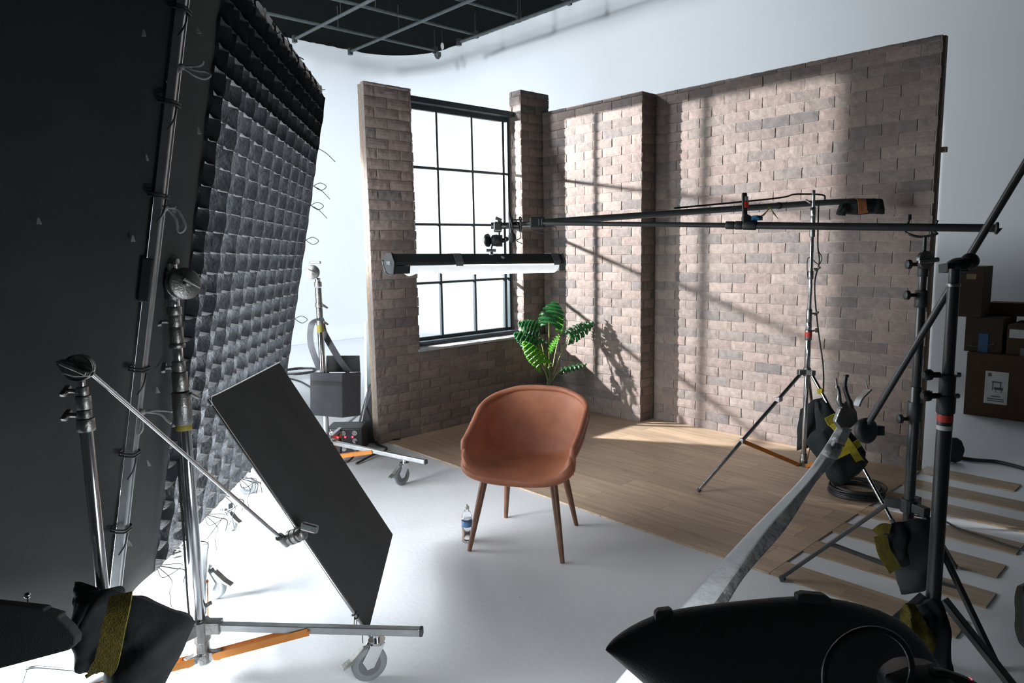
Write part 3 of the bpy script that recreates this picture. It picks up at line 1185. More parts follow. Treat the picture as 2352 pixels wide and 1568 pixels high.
# black drape closing the near side of the frame
de = V((-.947, .322, 0))
dp0 = FP(0.004, 0, -.012)
def DR(a, c):
    w_ = 0.02*math.sin(a*11)*a
    bot = G(0, 0) if False else None
    zb = 0.30+0.05*math.sin(a*3)*0
    p = dp0+de*(a*2.2)+fvn*(c*(LV+.02)-0.0)+V((w_*.3, w_, 0))
    return p
t2 = thing('black_drape', dp0, 'tall black cloth drape closing the near side of the honeycomb frame', 'drape')
MB().grid(DR, 30, 10).build('cloth', 'fabric', t2, True, solid=0.004)
dn = de.cross(fvn).normalized()
for px, py in ((330, 68), (336, 355), (305, 541), (88, 500)):
    d = ray(px, py)
    p = CAM+d*((dp0-CAM).dot(dn)/d.dot(dn))-d*.02
    b = MB()
    for i in range(4):
        b.cyl(p, p-up*.02+CR*rr.uniform(-.006, .006), .0022, .003, 5)
    b.build('cord_end', 'cord', t2, True)

# ================================================================== STANDS
def caster(parent, p, dirv, r=0.07, brake=True):
    """wheel touching the floor below p (p = top of the swivel)"""
    d = V((dirv.x, dirv.y, 0)).normalized()
    s_ = V((-d.y, d.x, 0))
    off = d*0.035
    c = V((p.x, p.y, r))+off
    o = MB()
    o.cyl(V((p.x, p.y, p.z)), V((p.x, p.y, 2*r+.012)), .013, n=10)
    o.cyl(V((p.x, p.y, 2*r+.018)), V((p.x, p.y, 2*r+.004)), .034, .030, 16)
    for q in (-1, 1):
        a = c+s_*q*.021
        o.slab([V((p.x, p.y, 2*r+.008))+s_*q*.021-d*.028, V((p.x, p.y, 2*r+.008))+s_*q*.021+d*.030, a+d*.030+V((0, 0, .02)), a+d*.012-V((0, 0, .016)), a-d*.014-V((0, 0, .012))], s_, .004)
    f = o.build('caster', 'chrome', parent, True)
    w_ = MB()
    w_.lathe(c-s_*.017, s_, [(0, .045*r/.07), (0, r-.006), (.006, r), (.028, r), (.034, r-.006), (.034, .045*r/.07)], 28)
    w_.build('wheel', 'grey_rubber', f, True)
    MB().lathe(c-s_*.019, s_, [(0, .012), (.001, .016), (.0012, .044*r/.07), (.004, .046*r/.07), (.034, .046*r/.07), (.0368, .044*r/.07), (.037, .016), (.038, .012)], 20).build('hub', 'hub_grey', f, True)
    if brake:
        MB().slab([c+d*.02+V((0, 0, r+.006)), c+d*(r+.002)+V((0, 0, .03)), c+d*(r+.035)+V((0, 0, .012)), c+d*(r+.033)+V((0, 0, .004)), c+d*(r-.004)+V((0, 0, .018)), c+d*.02+V((0, 0, r-.004))], s_, .034).build('brake_pedal', 'cast', f, bevel=0.002)
    return f


def t_handle(parent, p, d, L_=0.055, m='cast', name='locking_handle'):
    d = V(d).normalized()
    b = MB()
    b.cyl(p, p+d*.028, .007, n=8)
    c = p+d*.03
    s_ = V((0, 0, 1)).cross(d)
    s_ = (s_ if s_.length > .1 else V((1, 0, 0))).normalized()
    w_ = (s_*0.85-V((0, 0, .5))).normalized()
    b.bar(c-w_*L_*.5, c+w_*L_*.5, .012, .016, d)
    return b.build(name, m, parent, True, bevel=0.003)


def grip_head(parent, c, ax, r=0.05, m='cast', th=0.05):
    ax = V(ax).normalized()
    f = MB()
    f.lathe(c-ax*th/2, ax, [(0, r*.3), (.001, r*.95), (.004, r), (.011, r), (.014, r*.9), (.0145, r*.7), (.019, r*.7), (.0195, r), (.028, r), (.0285, r*.7), (.032, r*.7), (.0325, r*.95), (.036, r), (.046, r), (th, r*.9)], 28)
    f.lathe(c+ax*th/2, ax, [(0, .012), (.022, .012), (.024, .009)], 8)
    o = f.build('grip_head', m, parent, True)
    t_handle(parent, c+ax*(th/2+.014), ax, .07, m, 'head_handle')
    return o


def roller_stand(name, hub, dirs, L_, label, prof, cz=0.69, hz=0.10, caster_r=0.07, cdir=None, brace='orange'):
    """hub: point above the floor; prof: (z0, z1, r, material)"""
    t = thing(name, (hub.x, hub.y, 0), label, 'stand')
    H = V((hub.x, hub.y, 0))
    zt = hz+.115
    for di, d in enumerate(dirs):
        d = V((d[0], d[1], 0)).normalized()
        s_ = V((-d.y, d.x, 0))
        a = H+d*.035+V((0, 0, zt))
        e = H+d*L_+V((0, 0, 2*caster_r+.05))
        lg = MB().bar(a, e, .030, .030).build('leg', 'alu', t, bevel=0.003)
        MB().bar(e-d*.002, e+d*.012, .032, .032).build('end_cap', 'rubber', lg, bevel=0.004)
        m_ = H+d*(L_*.50)+V((0, 0, zt+(2*caster_r+.05-zt)*.45-.004))
        b = MB()
        for q in (-1, 1):
            b.bar(H+d*.05+s_*q*.019+V((0, 0, hz-.005)), m_+s_*q*.019, .004, .030)
        b.cyl(m_-s_*.024, m_+s_*.024, .006, n=8)
        b.build('brace', brace, t, bevel=0.001)
        caster(t, H+d*(L_*cz/.86)+V((0, 0, 2*caster_r+.05)), (cdir[di] if cdir and cdir[di] else d+s_*random.uniform(-1.2, 1.2)), caster_r)
    b = MB()
    b.lathe(H+V((0, 0, hz-.045)), (0, 0, 1), [(0, .022), (.012, .036), (.05, .036), (.06, .030), (.1, .030), (.105, .038), (.185, .038), (.19, .034)], 18)
    for d in dirs:
        d = V((d[0], d[1], 0)).normalized()
        b.bar(H+d*.02+V((0, 0, zt)), H+d*.085+V((0, 0, zt)), .044, .05)
        b.bar(H+d*.02+V((0, 0, hz-.005)), H+d*.075+V((0, 0, hz-.005)), .03, .035)
    b.build('base_casting', 'cast', t, bevel=0.003)
    t_handle(t, H+V((dirs[0][0]*.02, dirs[0][1]*.02, zt+.05)), V((.3, .3, .9)), .06)
    i = 0
    for z0, z1, r, m in prof:
        q = MB().lathe(H+V((0, 0, z0)), (0, 0, 1), [(0, r*.94), (.003, r), (z1-z0-.003, r), (z1-z0, r*.94)], 22)
        nm = {'chrome': 'riser', 'cast': 'collar', 'tape': 'tape_band', 'alu': 'riser'}[m]
        q.build(nm, m, t, True)
    return t


def zrow(px, py, dep):
    return D(px, py, dep).z


# ---- stand A: foreground left, holding the near side of the frame
hubA = G(465, 1500, .10)
dA = 2.83
Zs = lambda y: D(410, y, dA+.03).z
profA = [(.20, Zs(955), .0255, 'chrome'), (Zs(957), Zs(944), .029, 'tape'), (Zs(944), Zs(874), .034, 'cast'), (Zs(872), Zs(831), .0285, 'cast'), (Zs(831), Zs(808), .024, 'cast'), (Zs(808), Zs(780), .0185, 'chrome'), (Zs(779), Zs(770), .029, 'cast'), (Zs(770), Zs(736), .025, 'cast'), (Zs(736), Zs(711), .022, 'cast'), (Zs(710), Zs(693), .026, 'cast'), (Zs(693), Zs(677), .021, 'chrome'), (Zs(677), Zs(632), .026, 'cast'), (Zs(632), Zs(618), .028, 'cast'), (Zs(618), Zs(602), .022, 'chrome')]
d1 = V((.715, -.70, 0)).normalized()
rot = lambda d, a: V((d.x*math.cos(a)-d.y*math.sin(a), d.x*math.sin(a)+d.y*math.cos(a), 0))
_e = G(469, 1290, .2)
LEG2 = (_e.x-hubA.x, _e.y-hubA.y, 0)
stA = roller_stand('roller_stand', hubA, [d1, V(LEG2), rot(d1, math.radians(-122))], .87, 'tall chrome rolling stand in the left foreground with orange braces', profA, cdir=[-CR-CF*.5, CR-CF*.2, None])
Hx = lambda z: V((hubA.x, hubA.y, z))
grip_head(stA, Hx(Zs(645))+CR*.045-CF*.01, (CR*.75-CF*.65), .058)
b = MB().bar(Hx(Zs(600))-CR*.055, Hx(Zs(598))+CR*.03, .03, .022)
b.build('top_handle', 'cast', stA, bevel=0.006)
for y, s_ in ((724, -1), (822, -1), (882, 1)):
    t_handle(stA, Hx(Zs(y))+CR*s_*.024, CR*s_-CF*.3, .05)
b = MB().tube(spline([Hx(.9)-CR*.028-CF*.01, Hx(.6)-CR*.030-CF*.01, Hx(.3)-CR*.036-CF*.01, Hx(.2)-CR*.03], 8), .0045, 7)
b.build('cord', 'cable', stA, True)

# ---- stand B: far left, its arm holding the flag
dB = 2.05
hubB = D(236, 1360, dB)
hubB = V((hubB.x, hubB.y, .1))
Zb = lambda y: D(220, y, dB).z
profB = [(.20, Zb(976), .0172, 'chrome'), (Zb(976), Zb(948), .024, 'cast'), (Zb(947), Zb(928), .0195, 'cast'), (Zb(926), Zb(896), .0205, 'cast'), (Zb(895), Zb(876), .016, 'cast'), (Zb(874), Zb(850), .0105, 'chrome')]
d2 = V((-.42, .91, 0)).normalized()
stB = roller_stand('roller_stand', hubB, [-CR*.6-CF*.9, CF*.9-CR*.5, -CF*.85+CR*.5], .55, 'shorter chrome stand at far left carrying the flag arm', profB, cz=.6, brace='alu')
HB = lambda z: V((hubB.x, hubB.y, z))
hc = HB(Zb(832))
grip_head(stB, hc, (CF*-.8+CR*.25), .037, 'cast', .036)
t_handle(stB, HB(Zb(885))-CR*.018, -CR, .04)
t_handle(stB, HB(Zb(940))-CR*.022, -CR, .04)
# flag rectangle
FS = 2.72
P1, P2, P3, P4 = D(480, 915, FS), D(640, 833, FS*1.386), D(901, 1228, FS*1.43), D(845, 1450, FS*1.046)
for p in (P1, P2, P3, P4):
    p.z = max(p.z, 0.03)
ta = thing('grip_rod', hc, 'slim chrome grip arm sloping down from the far left stand', 'arm')
clampP = P1+(P4-P1)*.565
a0 = hc-CF*.035+CR*.02
b = MB().slab([hc-CF*.035+CR*x*.8+CU*y*.8 for x, y in ((-.055, .022), (-.03, .03), (.03, .018), (.075, -.012), (.062, -.030), (.01, -.032), (-.03, -.02))], CF, .018)
b.build('knuckle', 'cast', ta, bevel=0.004)
armE = clampP-CF*.03-CR*.06+CU*-.02
MB().tube([a0+CR*.036-CU*.018, armE], [.0062, .0078], 10).build('rod', 'chrome', ta, True)
MB().cyl(armE-(armE-a0).normalized()*.03, armE+(armE-a0).normalized()*.035, .017).build('end_collar', 'cast', ta, True)
tc_ = thing('grip_clamp', clampP, 'dark grip clamp head holding the edge of the black flag', 'clamp')
ax_ = (CR*.8+CU*.35-CF*.3).normalized()
MB().lathe(clampP-CF*.03-ax_*.045, ax_, [(0, .024), (.004, .030), (.018, .030), (.02, .024), (.024, .024), (.026, .030), (.044, .030), (.046, .024), (.05, .024), (.052, .028), (.07, .028), (.08, .018)], 20).build('discs', 'cast', tc_, True)
b = MB().bar(clampP-CF*.05+ax_*.04+CU*.03-CR*.01, clampP-CF*.05+ax_*.105-CU*.005, .032, .022, CF)
b.build('locking_handle', 'cast', tc_, bevel=0.006)

t = thing('flag', P4, 'tilted black fabric flag with chrome rod edge in the left foreground', 'flag')
fnrm = (P2-P1).cross(P4-P1).normalized()
MB().slab([P1, P2, P3, P4], fnrm, .010).build('cloth_panel', 'fabric', t, bevel=0.003)
e12 = (P2-P1).normalized()
e14 = (P4-P1).normalized()
b = MB()
b.tube(spline([P2-e12*.0, P1+e12*.12, P1+e12*.025-e14*.004, P1+e14*.03-e12*.014, P1+e14*.10-e12*.012, P4-e14*.02-e12*.014, P4+e14*.055-e12*.01, P4+e14*.065+e12*.02], 6), .0055, 8)
b.tube([P1+e12*.01+e14*.03, P1+e12*.004+(P4-P1)*.97], .0035, 8)
b.build('wire_frame', 'chrome', t, True)
b = MB()
for f in (.915, .93, .97):
    p = P1+(P4-P1)*f-e12*.01
    b.tube(spline([p-e12*.012, p+fnrm*.012, p+e12*.02, p-fnrm*.012], 4, True), .0028, 6, True)
    b.tube(spline([p, p-e12*.02+V((0, 0, -.03)), p-e12*.025-V((0, 0, .06))], 4), .002, 5)
b.build('cord_lashing', 'cable', t, True)

# ---- stand C: behind, right of the frame, with the hanging pouch
hubC = G(750, 1013, .215)
hubC.z = .1
legC = G(985, 1072, .19)
cst = G(930, 1110)
dc = V((cst.x-hubC.x, cst.y-hubC.y, 0))
LC = dc.length/.80
dep = (hubC-CAM).dot(CF)
Zc = lambda y: D(722, y, dep).z
profC = [(.2, Zc(700), .0235, 'chrome'), (Zc(758), Zc(742), .026, 'tape'), (Zc(742), Zc(728), .029, 'cast'), (Zc(726), Zc(704), .024, 'cast'), (Zc(702), Zc(692), .028, 'cast'), (Zc(692), Zc(658), .0235, 'cast'), (Zc(656), Zc(645), .028, 'cast'), (Zc(645), Zc(636), .02, 'chrome')]
dc.normalize()
stC = roller_stand('roller_stand', hubC, [dc, rot(dc, math.radians(120)), rot(dc, math.radians(-118))], LC, 'chrome rolling stand between the honeycomb frame and the brick flat', profC, cz=.69, cdir=[-CR*.7-CF*.8, None, None])
HCp = lambda z: V((hubC.x, hubC.y, z))
grip_head(stC, HCp(Zc(624))-CR*.03-CF*.02, (-CF+CR*.2), .052)
b = MB().bar(HCp(Zc(602))-CR*.05, HCp(Zc(602))+CR*.03, .03, .02)
b.build('top_handle', 'cast', stC, bevel=.005)
t_handle(stC, HCp(Zc(700))+CR*.02, CR-CF*.5, .06)
t_handle(stC, HCp(Zc(738))+CR*.02, CR-CF*.5, .05)
# floor-level hardware of the frame's other stand seen under the grid
stE = roller_stand('roller_stand', V((1.36, 4.63, .1)), [V((.25, -.97, 0)), V((.97, .24, 0)), V((-.8, .6, 0))], .50, 'rolling stand base glimpsed on the bright floor under the honeycomb frame', [(.2, 1.2, .02, 'chrome')], cz=.77, caster_r=.055)

# pouch hanging on stand C
pdep = dep-.12
pw = [D(x, y, pdep) for x, y in ((713, 856), (787, 856), (787, 958), (713, 952))]
t = thing('tool_pouch', D(750, 955, pdep), 'charcoal tool pouch hanging by its strap from the rear stand', 'pouch')
back = CF*.16+CR*.10
b = MB()
b.slab([pw[0], pw[1], pw[2], pw[3]], CF, .012)
b.slab([pw[1], pw[1]+back, pw[2]+back, pw[2]], CR, .008)
b.slab([pw[0], pw[0]+back, pw[3]+back, pw[3]], CR, .008)
b.slab([pw[3], pw[2], pw[2]+back, pw[3]+back], up, .008)
b.build('body', 'pouch', t, bevel=.004)
fl = [pw[0]+back*.9+CR*-.01, pw[1]+back, pw[1]+back+up*.13, pw[0]+back*.9+up*.13]
MB().slab(fl, CF, .010).build('open_flap', 'fabric', t, bevel=.004)
mid = D(771, 846, (fl[1]-CAM).dot(CF)-.012)
b = MB().slab([mid-CR*.022-CU*.022, mid+CR*.022-CU*.022, mid+CR*.022+CU*.022, mid-CR*.022+CU*.022], CF, .002)
lab_ = b.build('label', 'label_white', t)
b = MB()
for i in range(3):
    q = mid-CF*.003+CU*(.010-i*.010)
    b.bar(q-CR*.016, q+CR*.016*(.6+.2*i), .001, .003, CU)
b.build('label_print', 'print', lab_)
q0, q1 = D(714, 879, pdep-.008), D(786, 882, pdep-.008)
MB().bar(q0, q1, .004, .030, up).build('strap_band', 'fabric', t)
hook = HCp(Zc(728))-CF*.035+CR*.012
MB().ribbon(spline([pw[0]+back*.5+up*.02, D(714, 790, pdep+.05), D(716, 745, pdep+.1), hook, D(745, 765, pdep+.06), D(776, 820, pdep), pw[1]+back*.5-CR*.02], 7), CR*.9+up*.2, .048, .004).build('shoulder_strap', 'pouch', t, True)

# power box with outlets and red LEDs
pb = D(790, 995, dep+.35)
pb.z = 0
t = thing('power_box', pb, 'black power distribution box with outlets and red lights on the floor', 'power box')
A_ = (CR+V((0, 0, 0)))
A_.z = 0
A_.normalize()
Fh = V((CF.x, CF.y, 0)).normalized()
MB().box(pb+V((0, 0, .115))+Fh*.12, (.30, .24, .21), (A_, Fh, up)).build('housing', 'black_plastic', t, bevel=.01)
for i in range(3):
    for j in range(3):
        if j == 1 and i == 1:
            continue
        c = pb+A_*(-.10+.095*i)+V((0, 0, .05+.065*j))-Fh*.001
        o = MB().cyl(c, c-Fh*.008, .021, n=16).build('outlet', 'outlet', t, True)
        b = MB()
        for q in (-.008, .008):
            b.box(c-Fh*.009+A_*q+V((0, 0, .003)), (.004, .003, .010), (A_, Fh, up))
        b.build('slots', 'black_plastic', o)
for i in range(3):
    c = pb+A_*(-.05+.06*i)+V((0, 0, .148))-Fh*.004
    MB().ball(c, .008, 8).build('red_light', 'led', t, True)
t = MB().tube(spline([pb+A_*-.05-Fh*.02+V((0, 0, .19)), pb+A_*.0-Fh*.10+V((0, 0, .12)), pb+A_*.01-Fh*.2+V((0, 0, .015)), pb+A_*.08-Fh*.24+V((0, 0, .012)), pb+A_*.13-Fh*.12+V((0, 0, .06)), pb+A_*.10-Fh*.01+V((0, 0, .11))], 8), .007, 8).build('power_cable', 'cable', smooth=True)
tag(t, 'thin dark cable looping out of the outlet box', 'cable')
t = MB().tube(spline([pb+A_*.16-Fh*.3+V((0, 0, .012)), pb+A_*.25-Fh*.1+V((0, 0, .02)), pb+A_*.33+Fh*.1+V((0, 0, .012)), pb+A_*.20+Fh*.3+V((0, 0, .012)), pb+A_*.4+Fh*.4+V((0, 0, .012))], 8), .009, 8).build('power_cable', 'cable', smooth=True)
tag(t, 'black cable on the floor between the outlet box and the leaning boards', 'cable')
t = thing('spring_clamp', D(752, 1005, dep-.4), 'red handled clamp on the floor beside the flag edge', 'clamp')
MB().pillow([G(742, 985, .03), G(768, 1003, .05), G(764, 1012, .02), G(742, 1000, .02)], .03, 8).build('red_handle', 'red', t, True)
MB().pillow([G(735, 1000, .03), G(790, 1025, .04), G(790, 1035, .01), G(740, 1015, .02)], .03, 8).build('black_jaw', 'black_plastic', t, True)
# coil of cable by the cove at far left
b = MB()
for i in range(5):
    c = G(685, 852, .03+.012*i)
    b.tube([c+V((.22*math.cos(a)*(1+.05*i), .22*math.sin(a), .01*math.sin(3*a+i))) for a in [2*math.pi*k/24 for k in range(24)]], .01, 6, True)
tag(b.build('cable_coil', 'cable', smooth=True), 'coiled black cable at the foot of the white backdrop', 'cable')
b = MB().tube(spline([G(660, 868, .01), G(690, 876, .01), G(712, 888, .01), G(735, 900, .01)], 6), .012, 6)
tag(b.build('floor_cable', 'cable', smooth=True), 'cable running across the bright floor towards the pouch', 'cable')

# leaning boards beside the window flat
t = thing('leaning_board', G(866, 1018), 'black folded board leaning on the left edge of the brick flat', 'board')
e0, e1 = V((X0-.02, YW-.02, 0)), V((X0-.02, YW+.02, 0))
bA, bB, bC, bD_ = G(810, 1019), G(866, 1020), D(860, 878, 6.05), D(848, 882, 6.3)
MB().slab([bA, bB+Fh*.05, bC, bD_], CF, .03).build('panel', 'black_plastic', t, bevel=.003)
q0, q1 = D(823, 1008, 5.93), D(846, 892, 6.15)
MB().tube([q0, q1], .006, 6).build('silver_edge', 'alu', t, True)
t = thing('framed_panel', G(855, 960), 'dark glossy panel with pale frame standing behind the window flat', 'panel')
y9 = 6.55
pp = [D(838, 880, 6.75), D(870, 880, 6.75), D(868, 738, 6.75), D(840, 738, 6.75)]
MB().slab([V((p.x, p.y, 0)) if i < 2 else p for i, p in enumerate(pp)], Fh, .02).build('board', 'gloss_panel', t)
MB().bar(V((pp[0].x, pp[0].y, 0)), pp[3], .03, .02, Fh).build('pale_frame', 'label_white', t)

# ================================================================== TUBE LIGHT + BALL HEAD + MICROPHONE
tl, tr_ = D(893, 607, 3.72), D(1285, 603, 4.42)
tax = (tr_-tl).normalized()
t = thing('tube_light', (tl+tr_)/2, 'lit tube light in a black skirt hanging above the armchair', 'light')
ts = (tax.cross(up)).normalized()     # horizontal, across the tube
if ts.dot(CF) > 0:
    ts = -ts                          # ts points to the viewer side
tu = ts.cross(tax)
if tu.z < 0:
    tu = -tu
# roof-shaped black housing: section in (ts, tu)
sec = [(-.055, .028), (-.03, .055), (.03, .055), (.058, .015), (.058, -.014), (.050, -.014), (.050, .010), (.026, .046), (-.026, .046), (-.048, .02)]
def prism(sec, p, q, mb):
    b0 = len(mb.v)
    n = len(sec)
    for c in (p, q):
        for a, h in sec:
            mb.v.append(c+ts*a+tu*h)
    for i in range(n):
        j = (i+1) % n
        mb.f.append([b0+i, b0+j, b0+n+j, b0+n+i])
    mb.f.append([b0+i for i in range(n)][::-1])
    mb.f.append([b0+n+i for i in range(n)])
    return mb
body = [(-.06, -.01), (-.055, .03), (-.028, .056), (.028, .056), (.056, .012), (.054, -.004)]
prism(body, tl+tax*.012, tr_-tax*.01, MB()).build('housing', 'fabric', t)
prism([(-.064, -.052), (-.062, .034), (-.030, .060), (.030, .060), (.064, .010), (.050, -.052)], tl, tl+tax*.012, MB()).build('end_flap', 'bag', t)
prism([(-.050, -.050), (-.056, -.008), (.054, -.008), (.048, -.050)], tl+tax*.012, tl+tax*.10, MB()).build('end_flap', 'fabric', t)
prism([(-.064, -.052), (-.060, .034), (-.030, .058), (.030, .058), (.062, .010), (.050, -.048)], tr_-tax*.01, tr_+tax*.004, MB()).build('end_flap', 'gaffer', t)
b = MB()
n_ = 30
def skirt(u, v):
    f = u
    wob = (0.006*math.sin(f*55)+.004*math.sin(f*91))*(1 if f < .35 else .35)
    a = math.pi*(v-.5)*1.0
    return tl+tax*(.10+f*((tr_-tl).length-.13))+ts*(.050*math.sin(a)*1.04)+tu*(-.010-.046*math.cos(a)-wob*math.cos(a))
b.grid(skirt, 60, 10)
b.build('diffusion_skirt', 'diffusion', t, True)
ll = (tr_-tl).length
MB().tube([tl+tax*(ll*.36)-tu*.028, tr_-tax*.05-tu*.028], .0335, 16).build('lit_tube', 'tube_glow', t, True)
prism([(-.052, -.05), (-.05, -.005), (.055, -.005), (.05, -.05)], tr_-tax*.045, tr_-tax*.008, MB()).build('end_plate', 'gaffer', t)
for f, w_ in ((.345, .05), (.945, .055)):
    c = tl+tax*(ll*f)
    s2 = [(-.058, .030), (-.029, .0585), (.029, .0585), (.059, .012), (.057, -.012), (.0555, -.012), (.0545, .012), (.027, .0565), (-.029, .0565), (-.056, .03)]
    prism(s2, c-tax*w_/2, c+tax*w_/2, MB()).build('tape_strip', 'gaffer', t)
MB().tube(spline([tl-tax*.03+tu*.02, tl-tax*.045+tu*.012+ts*.02, tl-tax*.03-tu*.045+ts*.03, tl-tax*.005-tu*.055+ts*.045], 5), .004, 7).build('wire_bail', 'cast', t, True)
c = tl+tax*(ll*.60)+ts*.048+tu*.034
b = MB()
fr = (ts*.62+tu*.75).normalized()
r2 = tax.cross(fr)
b.lathe(c, fr, [(0, .011), (.003, .011), (.004, .008)], 14)
b.build('round_badge', 'label_white', t, True)
# lettering on the left end flap
fd = tl-tax*.0015
b = MB()
for i, ch in enumerate('TTI'):
    o_ = fd+ts*(-.018+.014*i)+tu*.006
    if i == 2:
        pass
    b.box(o_, (.0015, .0018, .014), (tax, ts, tu))
    b.box(o_+tu*.007, (.0015, .009, .0018), (tax, ts, tu))
    if ch == 'I':
        b.box(o_-tu*.007, (.0015, .009, .0018), (tax, ts, tu))
b.build('end_lettering', 'label_white', t)

# silver boom arm on the steel tripod, with the ball head that carries the tube
hubD = G(1845, 1075, .12)
depD = (hubD-CAM).dot(CF)
bL, bM, bR = D(1222, 512, 4.02), D(1878, 466, depD), D(1935, 463, depD+.05)
t = thing('boom_pipe', bM, 'grey metal boom pipe lying above the black microphone pole', 'boom')
MB().tube([bL, bM-(bM-bL).normalized()*.02, bR+(bR-bM).normalized()*.12], [.019, .021, .021], 14).build('pipe', 'boom_grey', t, True)
b = MB().tube(spline([bL+(bM-bL)*.45+up*.03, bL+(bM-bL)*.75+up*.045, bL+(bM-bL)*.86+up*.055, bM-CR*.15+up*.06, bM+up*.055+CR*.03, bM+CR*.05+up*.02], 8), .006, 7)
b.build('cable', 'cable', t, True)
b = MB()
for f in (.84,):
    p = bL+(bM-bL)*f
    b.lathe(p-(bM-bL).normalized()*.01, bM-bL, [(0, .024), (.02, .024)], 12)
b.build('tape_wrap', 'cable', t, True)
# ball head cluster
hx = D(1142, 522, 3.98)
t = thing('clamp_mount', hx, 'metal grip clamp and ball head joining the boom to the tube light', 'clamp')
b = MB()
b.lathe(D(1128, 518, 3.98), CR, [(0, .018), (.022, .018), (.023, .022), (.04, .024), (.062, .024), (.064, .018), (.10, .018), (.11, .022), (.16, .022), (.24, .017)], 16)
b.build('grip_body', 'cast', t, True)
MB().bar(D(1138, 500, 3.96), D(1152, 506, 3.96), .03, .018).cyl(D(1145, 503, 3.97), D(1143, 520, 3.98), .008).build('locking_handle', 'cast', t, bevel=.003)
MB().box(D(1143, 522, 3.96), (.045, .05, .05), (CR, CF, CU)).build('jaw', 'cast', t, bevel=.006)
MB().cyl(D(1146, 530, 3.98), D(1146, 556, 3.98), .008).build('spigot', 'cast', t, True)
b = MB()
b.lathe(D(1128, 552, 3.98), CR, [(0, .02), (.006, .03), (.03, .034), (.05, .03), (.056, .014), (.085, .012)], 18)
b.box(D(1147, 553, 3.98), (.035, .05, .06), (CR, CF, CU))
b.ball(D(1163, 549, 3.97), .014, 8)
b.build('ball_head', 'black_plastic', t, True)
MB().lathe(D(1122, 552, 3.97)-CR*.012, CR*.9-CF*.45, [(0, .010), (.002, .036), (.012, .038), (.016, .030), (.022, .012)], 20).build('tension_disc', 'black_metal', t, True)
MB().cyl(D(1131, 562, 3.98), D(1128, 572, 3.98), .005).box(D(1128, 575, 3.98), (.055, .03, .014), (CR, CF, CU)).cyl(D(1128, 577, 3.98), D(1128, 585, 3.98), .012).build('base_plate', 'cast', t, bevel=.002)

# black microphone pole
dE3 = 3.12
mL, mM, mR = D(1215, 512, 3.90), D(1688, 516, 3.42), D(2292, 524, 3.0)
t = thing('microphone_boom_pole', mM, 'long black telescopic microphone pole crossing in front of the brick wall', 'pole')
mj = mL+(mR-mL)*0
# straight line through both ends
fr_ = lambda px: mL+(mR-mL)*px
def at_px(px):
    lo, hi = 0, 1
    for _ in range(40):
        m_ = (lo+hi)/2
        d = fr_(m_)-CAM
        x = 1176+FPX*d.dot(CR)/d.dot(CF)
        if x < px:
            lo = m_
        else:
            hi = m_
    return fr_(lo)
ma = (mR-mL).normalized()
MB().tube([mL, at_px(1680)], .0125, 14).build('inner_section', 'black_metal', t, True)
MB().tube([at_px(1735), at_px(2292)], [.0175, .0175], 14).build('outer_section', 'black_metal', t, True)
b = MB()
for x0, x1, r in ((1667, 1687, .020), (1688, 1705, .0215), (1706, 1737, .023)):
    b.tube([at_px(x0), at_px(x0+2), at_px(x1-2), at_px(x1)], [r*.9, r, r, r*.9], 14)
b.build('locking_collar', 'black_plastic', t, True)
MB().tube([at_px(2283), at_px(2287), at_px(2300), at_px(2303)], [.017, .026, .026, .018], 16).build('end_cap', 'black_plastic', t, True)
# fork rest on the black stand
tE = D(2115, 545, dE3)
# transmitter and microphone at the pole tip
t = thing('wireless_transmitter', mL, 'small black transmitter box at the tip of the microphone pole', 'transmitter')
MB().box(at_px(1234)-CF*.0, (.082, .05, .062), (CR, CF, CU)).build('case', 'black_plastic', t, bevel=.006)
b = MB()
for q in (-.004, .012):
    b.box(at_px(1234)-CF*.026+CR*(.012+q), (.003, .002, .034), (CR, CF, CU))
b.build('status_bars', 'gaffer', t)
MB().tube(spline([at_px(1250)-up*.02, D(1275, 521, 3.85), D(1272, 535, 3.86), D(1250, 536, 3.88), D(1225, 530, 3.9)], 6), .003, 6).build('cable', 'cable', t, True)
t = thing('microphone', D(1176, 540, 3.94), 'short black microphone with foam windscreen in a shock mount', 'microphone')
MB().ball(D(1176, 545, 3.94), .026, 14, (0.85, 0.85, 1.15)).build('foam_windscreen', 'foam', t, True)
b = MB()
b.tube([D(1170, 486, 3.95), D(1171, 500, 3.95), D(1175, 535, 3.94)], [.008, .010, .011], 12)
b.build('barrel', 'black_metal', t, True)
b = MB()
for dx in (-.02, .03):
    c = D(1183, 514, 3.93)+CR*dx
    b.tube([c+CU*.038*math.cos(a)+CF*.03*math.sin(a)+CR*.006*math.sin(2*a) for a in [2*math.pi*k/16 for k in range(16)]], .0042, 6, True)
for a in range(4):
    c = D(1183, 514, 3.93)+CU*.032*math.cos(a*1.57+.7)+CF*.028*math.sin(a*1.57+.7)
    b.bar(c-CR*.03, c+CR*.04, .009, .005)
b.tube([D(1196, 515, 3.93), D(1216, 512, 3.91)], .010, 8)
b.build('shock_mount', 'black_plastic', t, True)
b = MB().tube(spline([D(1186, 505, 3.92), D(1192, 525, 3.91), D(1196, 545, 3.92), D(1187, 552, 3.92), D(1200, 560, 3.92)], 6), .0025, 6)
b.build('cable', 'cable', t, True)
